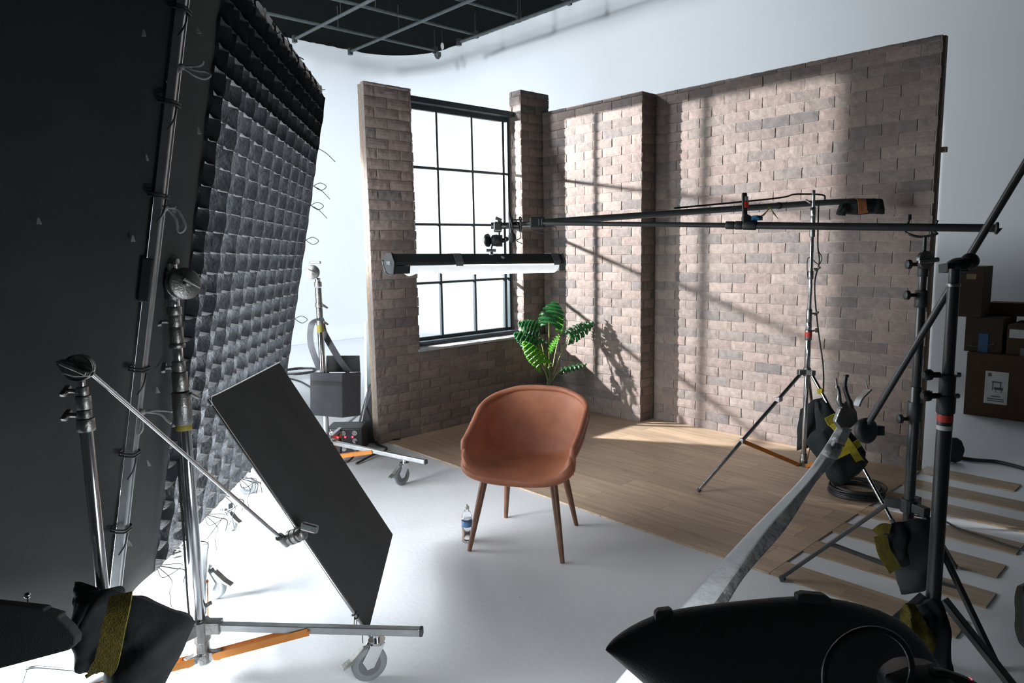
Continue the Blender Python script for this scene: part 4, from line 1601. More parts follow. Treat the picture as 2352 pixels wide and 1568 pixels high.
# small clamp meter-like gadget on the pole
t = thing('phone_clamp', at_px(1713), 'small black clamp gadget with red tag standing on the pole', 'clamp')
c = at_px(1713)
MB().bar(c+CU*.02-CR*.004, c+CU*.16-CR*.008, .018, .022, CR).build('body', 'black_plastic', t, bevel=.003)
MB().bar(c+CU*.085-CF*.013, c+CU*.115-CF*.013, .004, .019, CR).build('red_tag', 'label_red', t)
MB().bar(c+CU*.118-CF*.013, c+CU*.14-CF*.013, .004, .015, CR).build('grey_tag', 'gaffer', t)
MB().slab([c+CR*x+CU*y for x, y in ((-.018, .01), (.055, .01), (.05, .03), (.016, .048), (-.01, .06), (-.018, .04))], CF, .03).build('base', 'black_plastic', t, bevel=.004)
MB().pillow([c+CR*.02+CU*.022-CF*.02, c+CR*.075+CU*.022-CF*.02, c+CR*.072+CU*.045-CF*.02, c+CR*.025+CU*.045-CF*.02], .02, 8).build('blue_connector', 'label_blue', t, True)
b = MB()
for i in range(3):
    b.tube(spline([c+CR*.06+CU*.035-CF*.02, c+CR*(.085+.01*i)+CU*(.05+.012*i)-CF*.02, c+CR*.11+CU*(.085)-CF*.02, c+CR*(.13+.01*i)+CU*(.05-.01*i)-CF*.02], 6), .002, 6)
b.build('thin_wires', 'tape', t, True)

# counterweight bag on the end of the boom pipe
t = thing('boom_sandbag', D(1985, 474, depD+.08), 'small black sandbag with orange band draped on the boom end', 'sandbag')
q = [D(1925, 466, depD+.04), D(1962, 456, depD), D(2024, 459, depD), D(2030, 492, depD)]
MB().pillow([D(1935, 459, depD+.03), D(2025, 456, depD+.03), D(2016, 490, depD+.03), D(1938, 492, depD+.03)], .12, 12, .004, 3, .35).build('bag_body', 'bag', t, True)
MB().pillow([D(2000, 456, depD), D(2028, 458, depD), D(2032, 491, depD), D(2006, 490, depD)], .06, 8, .003, 4).build('bag_ear', 'bag', t, True)
MB().pillow([D(1928, 470, depD-.02), D(1945, 466, depD-.02), D(1942, 495, depD-.02), D(1920, 492, depD-.02)], .04, 8, .003, 5).build('bag_ear', 'bag', t, True)
MB().ribbon(spline([D(1974, 456, depD+.02), D(1979, 458, depD-.052), D(1981, 472, depD-.062), D(1982, 485, depD-.055), D(1984, 489, depD-.03)], 5), CR, .058, .004).build('orange_band', 'bag_orange', t, True)

# ---- steel tripod D
t = thing('steel_tripod_stand', (hubD.x, hubD.y, 0), 'tall chrome tripod stand in front of the brick wall with orange brace', 'stand')
HD = lambda z: V((hubD.x, hubD.y, z))
Zd = lambda y: D(1862, y, depD).z
zz = [(1072, 850, .016, 'riser', 'chrome'), (1065, 1040, .022, 'collar', 'cast'), (1062, 1050, .026, 'collar', 'cast'), (858, 838, .022, 'collar', 'chrome'), (838, 775, .0185, 'riser', 'chrome'), (775, 752, .0225, 'collar', 'cast'), (752, 735, .0195, 'collar', 'chrome'), (735, 705, .0185, 'collar', 'cast'), (705, 540, .0125, 'riser', 'chrome'), (638, 620, .018, 'collar', 'cast'), (545, 525, .018, 'collar', 'cast'), (520, 500, .017, 'collar', 'alu'), (500, 480, .018, 'collar', 'chrome'), (480, 443, .0105, 'riser', 'chrome')]
for y0, y1, r, nm, m in zz:
    z0, z1 = Zd(y0), Zd(y1)
    MB().lathe(HD(z0), (0, 0, 1), [(0, r*.92), (.003, r), (z1-z0-.003, r), (z1-z0, r*.92)], 18).build(nm, m, t, True)
MB().lathe(HD(Zd(768)), (0, 0, 1), [(0, .0235), (.035, .0235)], 18).build('red_label', 'label_red', t, True)
zh = Zd(848)
footL, footR = G(1603, 1132), G(2052, 1205)
hh = HD(0)
dl = (footL-hh)
dr = (footR-hh)
d3 = -(dl.normalized()+dr.normalized()).normalized()*dr.length*.95
footB = hh+d3
for f in (footL, footR, footB):
    d = (f-hh).normalized()
    top = HD(zh-.005)+d*.04
    ft = V((f.x, f.y, .0125 if True else 0))
    kn = top+(ft-top)*.60
    lg = MB().tube([top, ft], .0125, 12).build('leg', 'chrome', t, True)
    MB().tube([ft+(top-ft).normalized()*.02, ft], [.0145, .0125], 12).build('rubber_foot', 'rubber', lg, True)
    m_ = top+(ft-top)*(.575)
    lo = HD(.15)+d*.04
    s_ = V((-d.y, d.x, 0))
    b = MB()
    for q in (-1, 1):
        b.bar(m_+s_*q*.014, lo+s_*q*.014, .003, .026)
    b.build('brace', 'orange', t)
    b2 = MB().box(m_, (.03, .034, .03)).build('knuckle', 'cast', t, bevel=.003)
b = MB()
for f in (footL, footR, footB):
    d = (f-hh).normalized()
    b.bar(HD(zh)+d*.01, HD(zh)+d*.065, .034, .035)
b.lathe(HD(zh-.03), (0, 0, 1), [(0, .024), (.06, .024)], 16)
b.build('leg_casting', 'cast', t, bevel=.003)
b = MB()
for f in (footL, footR, footB):
    d = (f-hh).normalized()
    b.bar(HD(.15)+d*.005, HD(.15)+d*.055, .026, .025)
b.lathe(HD(.135), (0, 0, 1), [(0, .020), (.03, .020)], 16)
b.build('lower_casting', 'cast', t, bevel=.003)
t_handle(t, HD(Zd(755))+CR*.02, CR-CF*.5+up*.2, .05)
t_handle(t, HD(Zd(715))+CR*.02, CR, .05)
t_handle(t, HD(Zd(615))+CR*.02, CR+CF*.3, .05)
t_handle(t, HD(Zd(470))-CR*.02-CF*.02, -CR-CF*.5, .05)
lt = (footL-hh).normalized()
p = HD(zh-.005)+lt*.04
p = p+(V((footL.x, footL.y, 0))-p)*.22
MB().box(p, (.05, .034, .03)).build('leg_lock', 'cast', t, bevel=.003)
rt = (footR-hh).normalized()
p = HD(zh-.005)+rt*.04
p2 = p+(V((footR.x, footR.y, 0))-p)*.13
MB().box(p2, (.035, .035, .035)).build('yellow_tape', 'yellow', t, bevel=.003)
b = MB().tube(spline([HD(Zd(470))+CR*.035, HD(Zd(560))+CR*.04, HD(Zd(600))+CR*.055, HD(Zd(650))+CR*.03, HD(Zd(740))+CR*.06, HD(Zd(850))+CR*.105-CF*.02, HD(Zd(960))+CR*.115], 8), .005, 7)
b.build('cable', 'cable', t, True)
b = MB().tube(spline([HD(Zd(575))+CR*.045, HD(Zd(590))+CR*.07, HD(Zd(605))+CR*.05, HD(Zd(590))-CR*.02, HD(Zd(630))-CR*.02, HD(Zd(650))+CR*.01], 6), .003, 6)
b.build('cord', 'cable', t, True)

# saddle sandbag on tripod D
dS = 4.02
t = thing('saddle_sandbag', D(1930, 1000, dS), 'black saddle sandbag with bright yellow straps on the chrome tripod leg', 'sandbag')
MB().pillow([D(1838, 940, depD+.1), D(1895, 910, depD+.1), D(1880, 1010, depD+.1), D(1830, 1035, depD+.1)], .10, 12, .006, 11, .45).build('bag_lobe', 'bag', t, True)
MB().pillow([D(1850, 1015, dS), D(1905, 960, dS), D(1995, 1060, dS-.03), D(1930, 1115, dS-.03)], .13, 14, .006, 12, .4).pillow([D(1872, 920, dS+.03), D(1900, 925, dS+.03), D(1990, 1040, dS), D(1880, 1030, dS)], .10, 12, .006, 13, .4).pillow([D(1885, 1060, dS), D(1988, 1040, dS), D(1975, 1085, dS), D(1918, 1118, dS)], .09, 10, .004, 15, .35).build('bag_body', 'bag', t, True)
MB().ribbon(spline([D(1888, 1062, dS-.075), D(1920, 1045, dS-.085), D(1955, 1028, dS-.09), D(1975, 1015, dS-.07)], 6), CU, .047, .004).build('strap', 'yellow', t, True)
MB().ribbon(spline([D(1905, 965, dS-.03), D(1930, 993, dS-.075), D(1955, 1028, dS-.098), D(1968, 1048, dS-.09), D(1982, 1070, dS-.04)], 6), CR*.8+CU*.4, .042, .004).build('strap', 'yellow', t, True)
MB().ribbon([D(1905, 955, dS-.10), D(1914, 972, dS-.10)], CR*.8+CU*.4, .06, .006).build('strap_end', 'yellow', t, True)

# coil of black cable on the wood floor
cc = G(1968, 1136)
b = MB()
rr = random.Random(9)
for i in range(10):
    r = .155+rr.uniform(-.018, .018)
    z = .018+.0115*(i // 2)+.004*(i % 2)
    ox, oy = rr.uniform(-.012, .012), rr.uniform(-.012, .012)
    b.tube([cc+V((ox+r*math.cos(a), oy+r*math.sin(a), z+.004*math.sin(2*a+i))) for a in [2*math.pi*k/40 for k in range(40)]], .0075, 7, True)
tag(b.build('cable_coil', 'cable', smooth=True), 'coiled black cable lying on the wood floor under the sandbag', 'cable')

# ================================================================== EDGE-ON REFLECTOR
t = thing('reflector_frame', G(1640, 1400, .3), 'white cloth covered frame seen edge-on sloping down to the left foreground', 'reflector')
RL = [(1926, 975), (1885, 1040), (1836, 1104), (1727, 1215), (1628, 1321), (1560, 1398), (1472, 1500), (1388, 1600)]
RM = [(1938, 980), (1900, 1050), (1861, 1104), (1764, 1215), (1687, 1321), (1625, 1405), (1530, 1510), (1440, 1610)]
RR = [(1955, 985), (1920, 1055), (1873, 1108), (1803, 1215), (1712, 1321), (1660, 1400), (1570, 1510), (1480, 1620)]
RD = [2.75, 2.66, 2.57, 2.39, 2.20, 2.07, 1.90, 1.73]
rl_ = spline([D(x, y, d+.012) for (x, y), d in zip(RL, RD)], 6)
rm_ = spline([D(x, y, d-.012) for (x, y), d in zip(RM, RD)], 6)
rr_ = spline([D(x, y, d+.020) for (x, y), d in zip(RR, RD)], 6)
nn_ = len(rl_)-1
rw = random.Random(17)
wob_ = [[rw.uniform(-1, 1) for _ in range(8)] for _ in range(nn_+1)]


def strip(A, B, amp, seed, n=6):
    def f(u, v):
        i = int(round(u*nn_))
        p = A[i]*(1-v)+B[i]*v
        return p+CF*(amp*wob_[i][int(v*6)]*math.sin(math.pi*v)+amp*math.sin(i*1.3+v*4+seed)*math.sin(math.pi*v))
    return MB().grid(f, nn_, n)


strip(rl_, rm_, .002, 1).build('white_face', 'muslin', t, True, solid=.002)
strip(rm_, rr_, .006, 2).build('silver_side', 'silver_cloth', t, True, solid=.002)
far_ = [p+(p-CAM).normalized()*.5+(l-p)*.4 for p, l in zip(rr_, rl_)]
strip(rr_, far_, .001, 3).build('board_back', 'muslin', t, True, solid=.002)
strip(rl_, far_, .001, 3).build('board_face', 'muslin', t, True, solid=.002)
for i0, i1 in ((0, 3), (4, 6)):
    b = MB()
    for i in range(i0, i1+1):
        b.v += [rl_[i]-CF*.004, rm_[i]-CF*.006, rr_[i]-CF*.006]
    for k_ in range(i1-i0):
        q = k_*3
        b.f += [[q, q+1, q+4, q+3], [q+1, q+2, q+5, q+4]]
    b.build('silver_tape', 'silver_cloth', t, True, solid=.0015)

# clamp with jaws at its top
ck = D(1938, 950, 2.72)
t = thing('locking_pliers', ck, 'metal locking plier clamp gripping the top of the cloth frame', 'clamp')
b = MB()
b.slab([ck+CR*x+CU*y for x, y in ((-.04, -.03), (-.02, .02), (.0, .05), (.02, .045), (.045, .01), (.05, -.03), (.02, -.055), (-.02, -.055))], CF, .03)
b.build('jaw_plate', 'cast', t, bevel=.005)
b = MB().tube(spline([ck+CR*.0+CU*.03, D(1928, 925, 2.71), D(1927, 905, 2.71), D(1922, 885, 2.71), D(1919, 868, 2.71)], 6), [.010]*10+[.008]*8+[.004]*7, 8)
b.build('handle', 'cast', t, True)
MB().tube(spline([ck+CR*.03+CU*.02, D(1952, 925, 2.7), D(1943, 900, 2.7), D(1941, 885, 2.7), D(1944, 862, 2.7)], 6), [.012]*8+[.009]*10+[.007]*7, 8).cyl(D(1944, 866, 2.7), D(1944, 860, 2.7), .009).build('handle', 'black_metal', t, True)
MB().ribbon(spline([ck+CR*.05+CU*.03, D(1975, 915, 2.72), D(1994, 895, 2.73)], 5), CF, .045, .006).cyl(D(1994, 897, 2.73), D(1988, 873, 2.73), .003, n=6).build('release_bar', 'alu', t, True)

# ================================================================== BLACK STANDS
# E: black tripod under the microphone pole
t = thing('black_tripod_stand', G(2085, 1190), 'black tripod stand with fork rest carrying the microphone pole', 'stand')
eb = D(2088, 1160, 3.1)
ex, ey = eb.x, eb.y
HE = lambda z: V((ex, ey, z))
dpe = 3.1
Ze = lambda y: D(2100, y, dpe).z
for y0, y1, r, nm, m in ((1330, 880, .0225, 'pole', 'black_metal'), (960, 915, .030, 'collar', 'black_plastic'), (880, 700, .019, 'pole', 'black_metal'), (700, 662, .026, 'collar', 'black_plastic'), (665, 600, .0155, 'pole', 'black_metal'), (632, 596, .021, 'collar', 'black_plastic'), (600, 575, .014, 'pole', 'black_metal')):
    z0, z1 = Ze(y0), Ze(y1)
    MB().lathe(HE(z0), (0, 0, 1), [(0, r*.92), (.004, r), (z1-z0-.004, r), (z1-z0, r*.92)], 18).build(nm, m, t, True)
for y in (955, 673, 605):
    b = MB()
    p = HE(Ze(y))-CR*.02
    b.cyl(p, p-CR*.03, .008)
    b.lathe(p-CR*.03, -CR, [(0, .012), (.006, .021), (.02, .019), (.024, .010)], 10)
    b.build('knob', 'black_plastic', t, True)
p = HE(Ze(578))
b = MB().lathe(p+V((0, 0, -.035))-CF*.0-CR*.0, (-CF+CR*.2), [(0, .012), (.002, .038), (.02, .038), (.022, .022), (.026, .022)], 18)
b.build('swivel_disc', 'cast', t, True)
MB().bar(p-CF*.035-CR*.04+V((0, 0, -.045)), p-CF*.035+CR*.045+V((0, 0, -.035)), .012, .02).build('locking_handle', 'cast', t, bevel=.005)
pf = at_px(2116)
MB().cyl(HE(Ze(578)), V((ex, ey, pf.z-.045)), .008).build('fork_stem', 'black_metal', t, True)
b = MB()
yl, yr2 = at_px(2088), at_px(2152)
b.tube(spline([yl+up*.045-CF*.0, yl+up*.0-up*.0+CF*.024-up*.01, yl-up*.030, pf-up*.042, yr2-up*.028, yr2-up*.01+CF*.024, yr2+up*.03], 6), .006, 8)
b.build('fork_rest', 'black_metal', t, True)
MB().cyl(at_px(2083)+up*.03-CF*.01, at_px(2083)+up*.055-CF*.01, .011).build('fork_tip', 'black_plastic', t, True)
fE = [G(1792, 1333), G(2290, 1535), G(2192, 1305)]
zt = Ze(1160)
hE0 = HE(0)
for f in fE:
    d = (V((f.x, f.y, 0))-hE0).normalized()
    top = HE(zt)+d*.075
    lg = MB().bar(top, V((f.x, f.y, .012)), .024, .018).build('leg', 'black_metal', t, bevel=.003)
    MB().bar(V((f.x, f.y, .02))-d*.02, V((f.x, f.y, .0125)), .028, .024).build('rubber_foot', 'rubber', lg)
    m_ = top+(V((f.x, f.y, .012))-top)*.52
    MB().bar(m_, HE(.20)+d*.03, .02, .014).build('brace', 'black_metal', t)
b = MB()
for f in fE:
    d = (V((f.x, f.y, 0))-hE0).normalized()
    b.bar(HE(zt)+d*.01, HE(zt)+d*.095, .035, .04)
b.lathe(HE(zt-.03), (0, 0, 1), [(0, .035), (.06, .035)], 16)
b.build('leg_casting', 'black_plastic', t, bevel=.003)
MB().lathe(HE(.17), (0, 0, 1), [(0, .03), (.05, .03)], 16).build('lower_collar', 'black_plastic', t, bevel=.003)
dG = 2.95
t = thing('saddle_sandbag', D(2090, 1250, dG), 'black sandbag with dull yellow straps hanging on the black tripod', 'sandbag')
MB().pillow([D(2040, 1205, dG), D(2140, 1195, dG), D(2155, 1335, dG), D(2070, 1365, dG)], .19, 16, .010, 21, .5).pillow([D(2025, 1215, dG-.05), D(2075, 1200, dG-.05), D(2090, 1300, dG-.05), D(2040, 1290, dG-.05)], .07, 12, .006, 22, .4).build('bag_body', 'bag', t, True)
MB().ribbon(spline([D(2012, 1225, dG-.09), D(2030, 1212, dG-.10), D(2045, 1215, dG-.10)], 5), CU, .04, .004).ribbon(spline([D(2022, 1230, dG-.09), D(2030, 1265, dG-.1), D(2042, 1285, dG-.1), D(2056, 1310, dG-.1)], 6), CR, .055, .004).build('strap', 'olive', t, True)

# F: heavy black stand in the right foreground
t = thing('black_boom_stand', D(2150, 1480, 2.15), 'heavy black stand in the right foreground with large swivel knuckle', 'stand')
fb_ = D(2168, 1000, 2.15)
HFs = lambda z: V((fb_.x, fb_.y, z))
Zf = lambda y: D(2175, y, 2.15).z
for y0, y1, r, nm, m in ((1700, 948, .0215, 'pole', 'black_metal'), (946, 905, .026, 'collar', 'black_plastic'), (905, 856, .0225, 'collar', 'black_plastic'), (860, 655, .0165, 'pole', 'black_metal'), (655, 648, .019, 'collar', 'cast'), (650, 615, .0155, 'pole', 'black_metal')):
    z0, z1 = Zf(y0), Zf(y1)
    MB().lathe(HFs(z0), (0, 0, 1), [(0, r*.95), (.004, r), (z1-z0-.004, r), (z1-z0, r*.95)], 20).build(nm, m, t, True)
for y in (857, 906):
    p = HFs(Zf(y))-CR*.025
    b = MB().cyl(p, p-CR*.022, .009)
    b.lathe(p-CR*.022, -CR, [(0, .010), (.005, .017), (.020, .018), (.028, .011)], 8)
    b.build('knob', 'black_plastic', t, True)
    p = HFs(Zf(y))+CR*.025
    MB().lathe(p, CR, [(0, .008), (.012, .008), (.014, .005)], 8).build('bolt', 'cast', t, True)
z0 = Zf(966)
b = MB().lathe(HFs(z0), (0, 0, 1), [(0, .0222), (.022, .0222)], 20)
b.f = b.f[:-2]
b.build('red_label', 'label_red', t, True)
b = MB().lathe(HFs(Zf(985)), (0, 0, 1), [(0, .0222), (.014, .0222)], 20)
b.f = b.f[:-2]
b.build('white_label', 'label_white', t, True)
# knuckle
pk = D(2205, 606, 2.13)
b = MB()
b.lathe(pk-up*.015-CF*.0, (CU*.93-CR*.2-CF*.3), [(0, .02), (.004, .030), (.012, .036), (.022, .034), (.030, .022), (.032, .012)], 24)
b.box(pk-CR*.02-up*.012, (.062, .045, .026), (CR, CF, CU))
b.cyl(pk-CR*.048-up*.018, pk-CR*.03-up*.012, .008)
b.ball(pk+CR*.030+CU*.008, .026, 10)
b.build('swivel_knuckle', 'black_plastic', t, True)
b = MB()
hF0 = HFs(0)
for ang in (20, 140, 260):
    d = V((math.cos(math.radians(ang)), math.sin(math.radians(ang)), 0))
    b.bar(HFs(.55)+d*.03, hF0+d*.62+V((0, 0, .02)), .03, .02)
    b.bar(HFs(.16)+d*.03, HFs(.30)+d*.31, .02, .014)
b.build('leg_set', 'black_metal', t, bevel=.003)
# its long arm
arR, arL = D(2352+60, 380-98, 2.0), D(1985, 988, 2.62)
t = thing('boom_pipe', arL, 'long black boom arm slanting from upper right down to the cloth frame', 'boom')
MB().tube([arR, arL+(arR-arL)*.03], .0115, 12).build('pipe', 'black_metal', t, True)
MB().tube([arL+(arR-arL)*.045, arL], .008, 10).build('steel_tip', 'cast', t, True)
b = MB()
b.lathe(arL+CF*.01-CR*.0, (-CF*.9+CR*.3), [(0, .015), (.002, .045), (.014, .048), (.024, .048), (.034, .036)], 22)
b.box(arL+CR*.05+CU*-.004+CF*.03, (.07, .03, .035), (CR, CF, CU))
b.build('end_knuckle', 'black_plastic', t, True)

# sandbag at the foot of F
dF = 2.05
t = thing('saddle_sandbag', D(2140, 1450, dF), 'dark sandbag with olive strap at the foot of the right foreground stand', 'sandbag')
MB().pillow([D(2105, 1400, dF), D(2160, 1375, dF), D(2178, 1560, dF), D(2120, 1580, dF)], .13, 14, .006, 31, .35).build('bag_body', 'bag', t, True)
MB().pillow([D(2068, 1400, dF-.03), D(2100, 1385, dF-.03), D(2172, 1510, dF-.03), D(2062, 1550, dF-.03)], .05, 12, .006, 33, .4).build('strap', 'olive', t, True)

# ================================================================== FOREGROUND SOFTBOX (bottom right)
dQ = 1.35
t = thing('softbox', D(1800, 1600, dQ), 'large black fabric softbox filling the bottom right corner', 'softbox')
topc = [(1389, 1491), (1408, 1462), (1450, 1430), (1500, 1402), (1560, 1384), (1640, 1372), (1740, 1361), (1830, 1352), (1900, 1354), (1990, 1372), (2060, 1398), (2110, 1438), (2150, 1500), (2172, 1570), (2180, 1660)]
botc = [(1391, 1493), (1412, 1510), (1452, 1545), (1500, 1588), (1560, 1640), (1640, 1700), (1740, 1760), (1830, 1800), (1900, 1820), (1990, 1830), (2060, 1820), (2110, 1800), (2150, 1770), (2172, 1730), (2181, 1680)]
ths = [.004, .04, .07, .09, .11, .12, .13, .14, .14, .14, .13, .12, .09, .06, .02]
b = MB()
n_ = 20
for (a, c, th) in zip(topc, botc, ths):
    # the rim stands vertical, the belly swells away from the viewer
    pa, pc2 = D(a[0], a[1]+14*min(1, th/.1), dQ+th*.5), D(c[0], c[1], dQ+th*.5)
    mid, hf = (pa+pc2)/2, (pa-pc2)/2
    for k in range(n_):
        an = 2*math.pi*k/n_
        b.v.append(mid+hf*math.cos(an)+CF*(th*.6*math.sin(an)))
for i in range(len(topc)-1):
    for k in range(n_):
        b.f.append([i*n_+k, i*n_+(k+1) % n_, (i+1)*n_+(k+1) % n_, (i+1)*n_+k])
b.f.append(list(range(n_))[::-1])
b.f.append([(len(topc)-1)*n_+k for k in range(n_)])
b.build('fabric_shell', 'nylon', t, True, sub=1)
for (x0, y0), (x1, y1) in (((1503, 1392), (1546, 1380)), ((1828, 1349), (1905, 1350))):
    a, c = D(x0, y0+16, dQ+.04), D(x1, y1+22, dQ+.06)
    m1 = (a+c)/2+CU*.006
    MB().slab([a-CU*.012, a+CU*.002, m1+(a-m1)*.6+CU*.005, m1+(c-m1)*.6+CU*.005, c+CU*.001, c-CU*.014], CF, .025).build('velcro_tab', 'nylon', t, bevel=.004)
cR = D(1995, 1545, dQ-.30)
b = MB().tube([cR+CR*.072*math.cos(a)+CU*.066*math.sin(a)+CF*.012*math.cos(a) for a in [2*math.pi*k/36 for k in range(36)]], .005, 8, True)
b.build('speed_ring', 'black_metal', t, True)
t = thing('lamp_head', D(2120, 1575, 1.15), 'black lamp head with a red light at the bottom edge right', 'light')
MB().pillow([D(2035, 1548, 1.12), D(2150, 1522, 1.12), D(2215, 1600, 1.12), D(2040, 1640, 1.12)], .12, 12, .002, 41, .3).build('housing', 'black_plastic', t, True)
MB().ball(D(2226, 1563, 1.1), .005, 8).build('red_light', 'led', t, True)
MB().tube(spline([D(2140, 1548, 1.1), D(2180, 1556, 1.1), D(2220, 1572, 1.1), D(2260, 1600, 1.1)], 5), .012, 8).build('handle', 'black_metal', t, True)

# black pointed fabric shape and knob at bottom left
dW = 1.75
t = thing('fabric_skirt', D(60, 1460, dW), 'pointed black cloth skirt entering at the lower left edge', 'cloth')
outl = [(-80, 1372), (35, 1384), (108, 1392), (112, 1398), (146, 1408), (143, 1415), (166, 1436), (182, 1458), (180, 1474), (165, 1488), (90, 1508), (0, 1532), (-80, 1556)]
b = MB()
n2 = len(outl)
def OW(x, y, dd):
    return D(x, y, dW)+CF*dd
b = MB().slab([D(x, y, dW) for x, y in outl], CF, .03)
b.build('cloth', 'fabric', t, bevel=.004)
t = thing('thumb_knob', D(63, 1367, dW), 'tiny chrome ball knob on a thin rod above the black skirt', 'knob')
MB().ball(D(63, 1367, dW+.01), .008, 10).build('ball', 'chrome', t, True)
MB().cyl(D(64, 1372, dW+.01), D(65, 1392, dW+.01), .0025, n=8).build('rod', 'black_metal', t, True)

# sandbag in the left foreground
dT = 1.90
t = thing('saddle_sandbag', D(290, 1450, dT), 'black saddle sandbag with broad olive strap in the left foreground', 'sandbag')
MB().pillow([D(178, 1362, dT), D(285, 1362, dT), D(262, 1530, dT), D(196, 1532, dT)], .18, 18, .010, 51, .45).build('bag_lobe', 'bag', t, True)
MB().pillow([D(286, 1364, dT+.02), D(450, 1426, dT+.05), D(368, 1590, dT+.05), D(230, 1600, dT+.02)], .22, 18, .009, 52, .45, .02).build('bag_lobe', 'bag', t, True)
MB().pillow([D(172, 1335, dT+.1), D(225, 1350, dT+.1), D(262, 1420, dT+.1), D(172, 1400, dT+.1)], .05, 10, .005, 53, .4).build('top_handle', 'bag', t, True)
MB().ribbon(spline([D(278, 1364, dT-.10), D(272, 1400, dT-.125), D(262, 1440, dT-.135), D(252, 1490, dT-.13), D(243, 1525, dT-.125), D(230, 1540, dT-.12), D(222, 1536, dT-.11)], 6), CR+CU*.1, .058, .005).build('strap', 'olive', t, True)
# bent chrome rod on the floor
pts = [G(40, 1600, .02), G(58, 1545, .05), G(66, 1536, .06), G(90, 1533, .06), G(150, 1538, .06), G(240, 1547, .06)]
tag(MB().tube(spline(pts, 8), .009, 10).build('bent_rod', 'chrome', smooth=True), 'bent chrome rod just above the white floor at lower left', 'rod')

# things on the bright floor under the frame
c = G(395, 1275)
t = thing('cable_bundle', c, 'tangle of chrome hardware and black wire on the bright floor under the frame', 'cables')
b = MB()
rr = random.Random(12)
for i in range(9):
    q = c+V((rr.uniform(-.06, .06), rr.uniform(-.06, .06), .02))
    b.tube(spline([q, q+V((rr.uniform(-.1, .1), rr.uniform(-.1, .1), rr.uniform(.01, .08))), q+V((rr.uniform(-.14, .14), rr.uniform(-.14, .14), .01))], 6), .004, 6)
b.build('wires', 'cable', t, True)
b = MB()
for i in range(4):
    b.box(c+V((rr.uniform(-.08, .08), rr.uniform(-.08, .08), .02+.018*i)), (.07, .035, .02), (V((math.cos(i), math.sin(i), 0)), V((-math.sin(i), math.cos(i), 0)), up))
b.build('metal_plates', 'cast', t, bevel=.003)
b = MB().tube(spline([G(475, 1238, .01), G(500, 1205, .01), G(520, 1180, .01), G(545, 1160, .01)], 8), .003, 6)
tag(b.build('thin_wire', 'cable', smooth=True), 'single thin wire curving over the overexposed floor', 'wire')

# ================================================================== BOXES at the right
XR = 7.70
def box_at(name, x0, y0, x1, y1, xf, dp, m, label, z0=None):
    a = PL(x0, y1, 0, xf)
    c = PL(x1, y0, 0, xf)
    zb = a.z if z0 is None else z0
    ya, yb = a.y, c.y
    t = thing(name, V((xf, (ya+yb)/2, zb)), label, 'box')
    MB().bb((xf, yb, zb), (xf+dp, ya, c.z)).build('carton', m, t, bevel=.004)
    return t, ya, yb, zb, c.z
t1, ya, yb, z0, z1 = box_at('cardboard_box', 2212, 826, 2440, 952, XR, .5, 'card', 'large brown cardboard box with white picture label, lowest of the pile', 0.0)
# printed label: small table drawing and lines
la, lc = PL(2259, 924, 0, XR), PL(2318, 856, 0, XR)
lab = MB().bb((XR-.004, lc.y, la.z), (XR-.001, la.y, lc.z)).build('label', 'label_white', t1)
LWd, LHt = la.y-lc.y, lc.z-la.z
b = MB()
def LB(u0, v0, u1, v1):
    b.bb((XR-.007, la.y-LWd*u1, la.z+LHt*v0), (XR-.0045, la.y-LWd*u0, la.z+LHt*v1))
LB(.12, .84, .26, .94)
LB(.30, .66, .72, .70)
LB(.33, .42, .36, .66)
LB(.66, .46, .69, .66)
LB(.42, .44, .80, .52)
LB(.48, .36, .50, .44)
LB(.72, .36, .74, .44)
LB(.30, .22, .72, .25)
LB(.14, .14, .86, .17)
LB(.14, .08, .86, .105)
b.build('label_print', 'print', lab)
t2_, ya2, yb2, za, zb_ = box_at('cardboard_box', 2212, 732, 2306, 826, XR+.05, .5, 'card2', 'medium cardboard box with blue mark on top of the labelled box', z1+.002)
p = PL(2258, 790, 0, XR+.048)
MB().bb((XR+.046, p.y-.04, p.z-.08), (XR+.049, p.y+.04, p.z+.10)).build('blue_mark', 'label_blue', t2_)
b = MB().tube(spline([PL(2222, 792, 0, XR+.045), PL(2250, 796, 0, XR+.045), PL(2284, 790, 0, XR+.045)], 6), .005, 6)
b.build('handle_slot', 'print', t2_, True)
t3_, ya3, yb3, zc_, zd_ = box_at('cardboard_box', 2308, 752, 2440, 836, XR+.05, .5, 'card', 'cardboard box with white shipping label at the right picture edge', z1+.002)
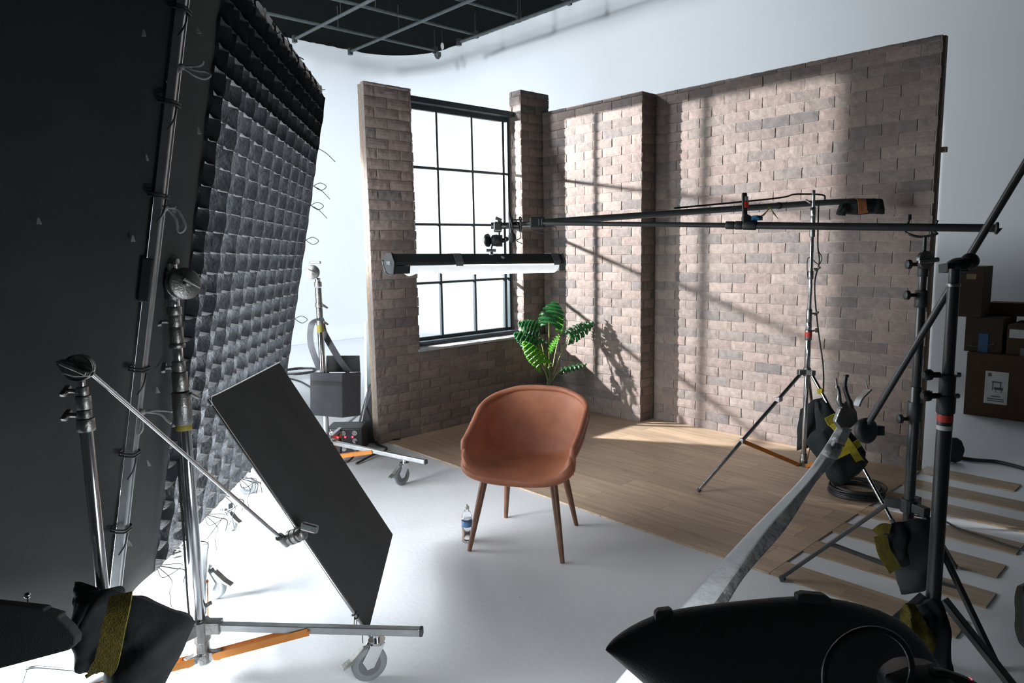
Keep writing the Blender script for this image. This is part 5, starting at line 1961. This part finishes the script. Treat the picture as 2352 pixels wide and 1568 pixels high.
p = PL(2328, 760, 0, XR+.048)
q = PL(2352, 770, 0, XR+.048)
MB().bb((XR+.046, q.y-.05, q.z-.03), (XR+.049, p.y+.03, p.z+.015)).build('label', 'label_white', t3_)
MB().bb((XR+.046, q.y-.04, q.z-.22), (XR+.049, q.y+.02, q.z-.12)).build('small_label', 'gaffer', t3_)
box_at('cardboard_box', 2266, 700, 2440, 752, XR+.36, .2, 'card', 'flat cardboard box lying across the top of the pile at right', max(zb_, zd_)+.001)
t5, *_ = box_at('cardboard_box', 2196, 612, 2262, 736, XR+.05, .3, 'card2', 'tall narrow cardboard box behind the heavy black stand', zb_+.001)
p = PL(2228, 636, 0, XR+.045)
MB().bb((XR+.046, p.y-.05, p.z-.02), (XR+.049, p.y+.03, p.z+.03)).build('tape_patch', 'card_tape', t5)

# small sandbag / stage weight at the foot of the long flat
c = G(2178, 1068)
t = thing('stage_weight', c, 'small dark weight behind the end of the long brick wall', 'weight')
MB().pillow([c+V((.06, .02, .01)), c+V((.14, -.04, .01)), c+V((.14, -.04, .17)), c+V((.06, .02, .20))], .10, 10, .006, 61, .3).build('bag', 'bag', t, True)
b = MB().tube(spline([G(2200, 1050, .015), G(2240, 1056, .015), G(2290, 1060, .015), G(2340, 1072, .015), G(2400, 1090, .015)], 8), .014, 8)
tag(b.build('floor_cable', 'cable', smooth=True), 'thick black cable on the floor behind the brick wall end', 'cable')
b = MB().tube(spline([G(2098, 1183, .017), G(2165, 1195, .017), G(2200, 1213, .017), G(2260, 1232, .017), G(2310, 1250, .017), G(2420, 1285, .017)], 8), .006, 8)
tag(b.build('floor_cable', 'cable', smooth=True), 'thin dark cable lying across the unfinished planks', 'cable')
c = D(2385, 1420, 2.35)
t = thing('equipment_case', c, 'dark rounded case edge cut off by the right picture edge', 'case')
MB().pillow([D(2350, 1345, 2.5), D(2470, 1335, 2.5), D(2470, 1520, 2.5), D(2356, 1500, 2.5)], .16, 12, .002, 71, .2).build('case_body', 'black_plastic', t, True)
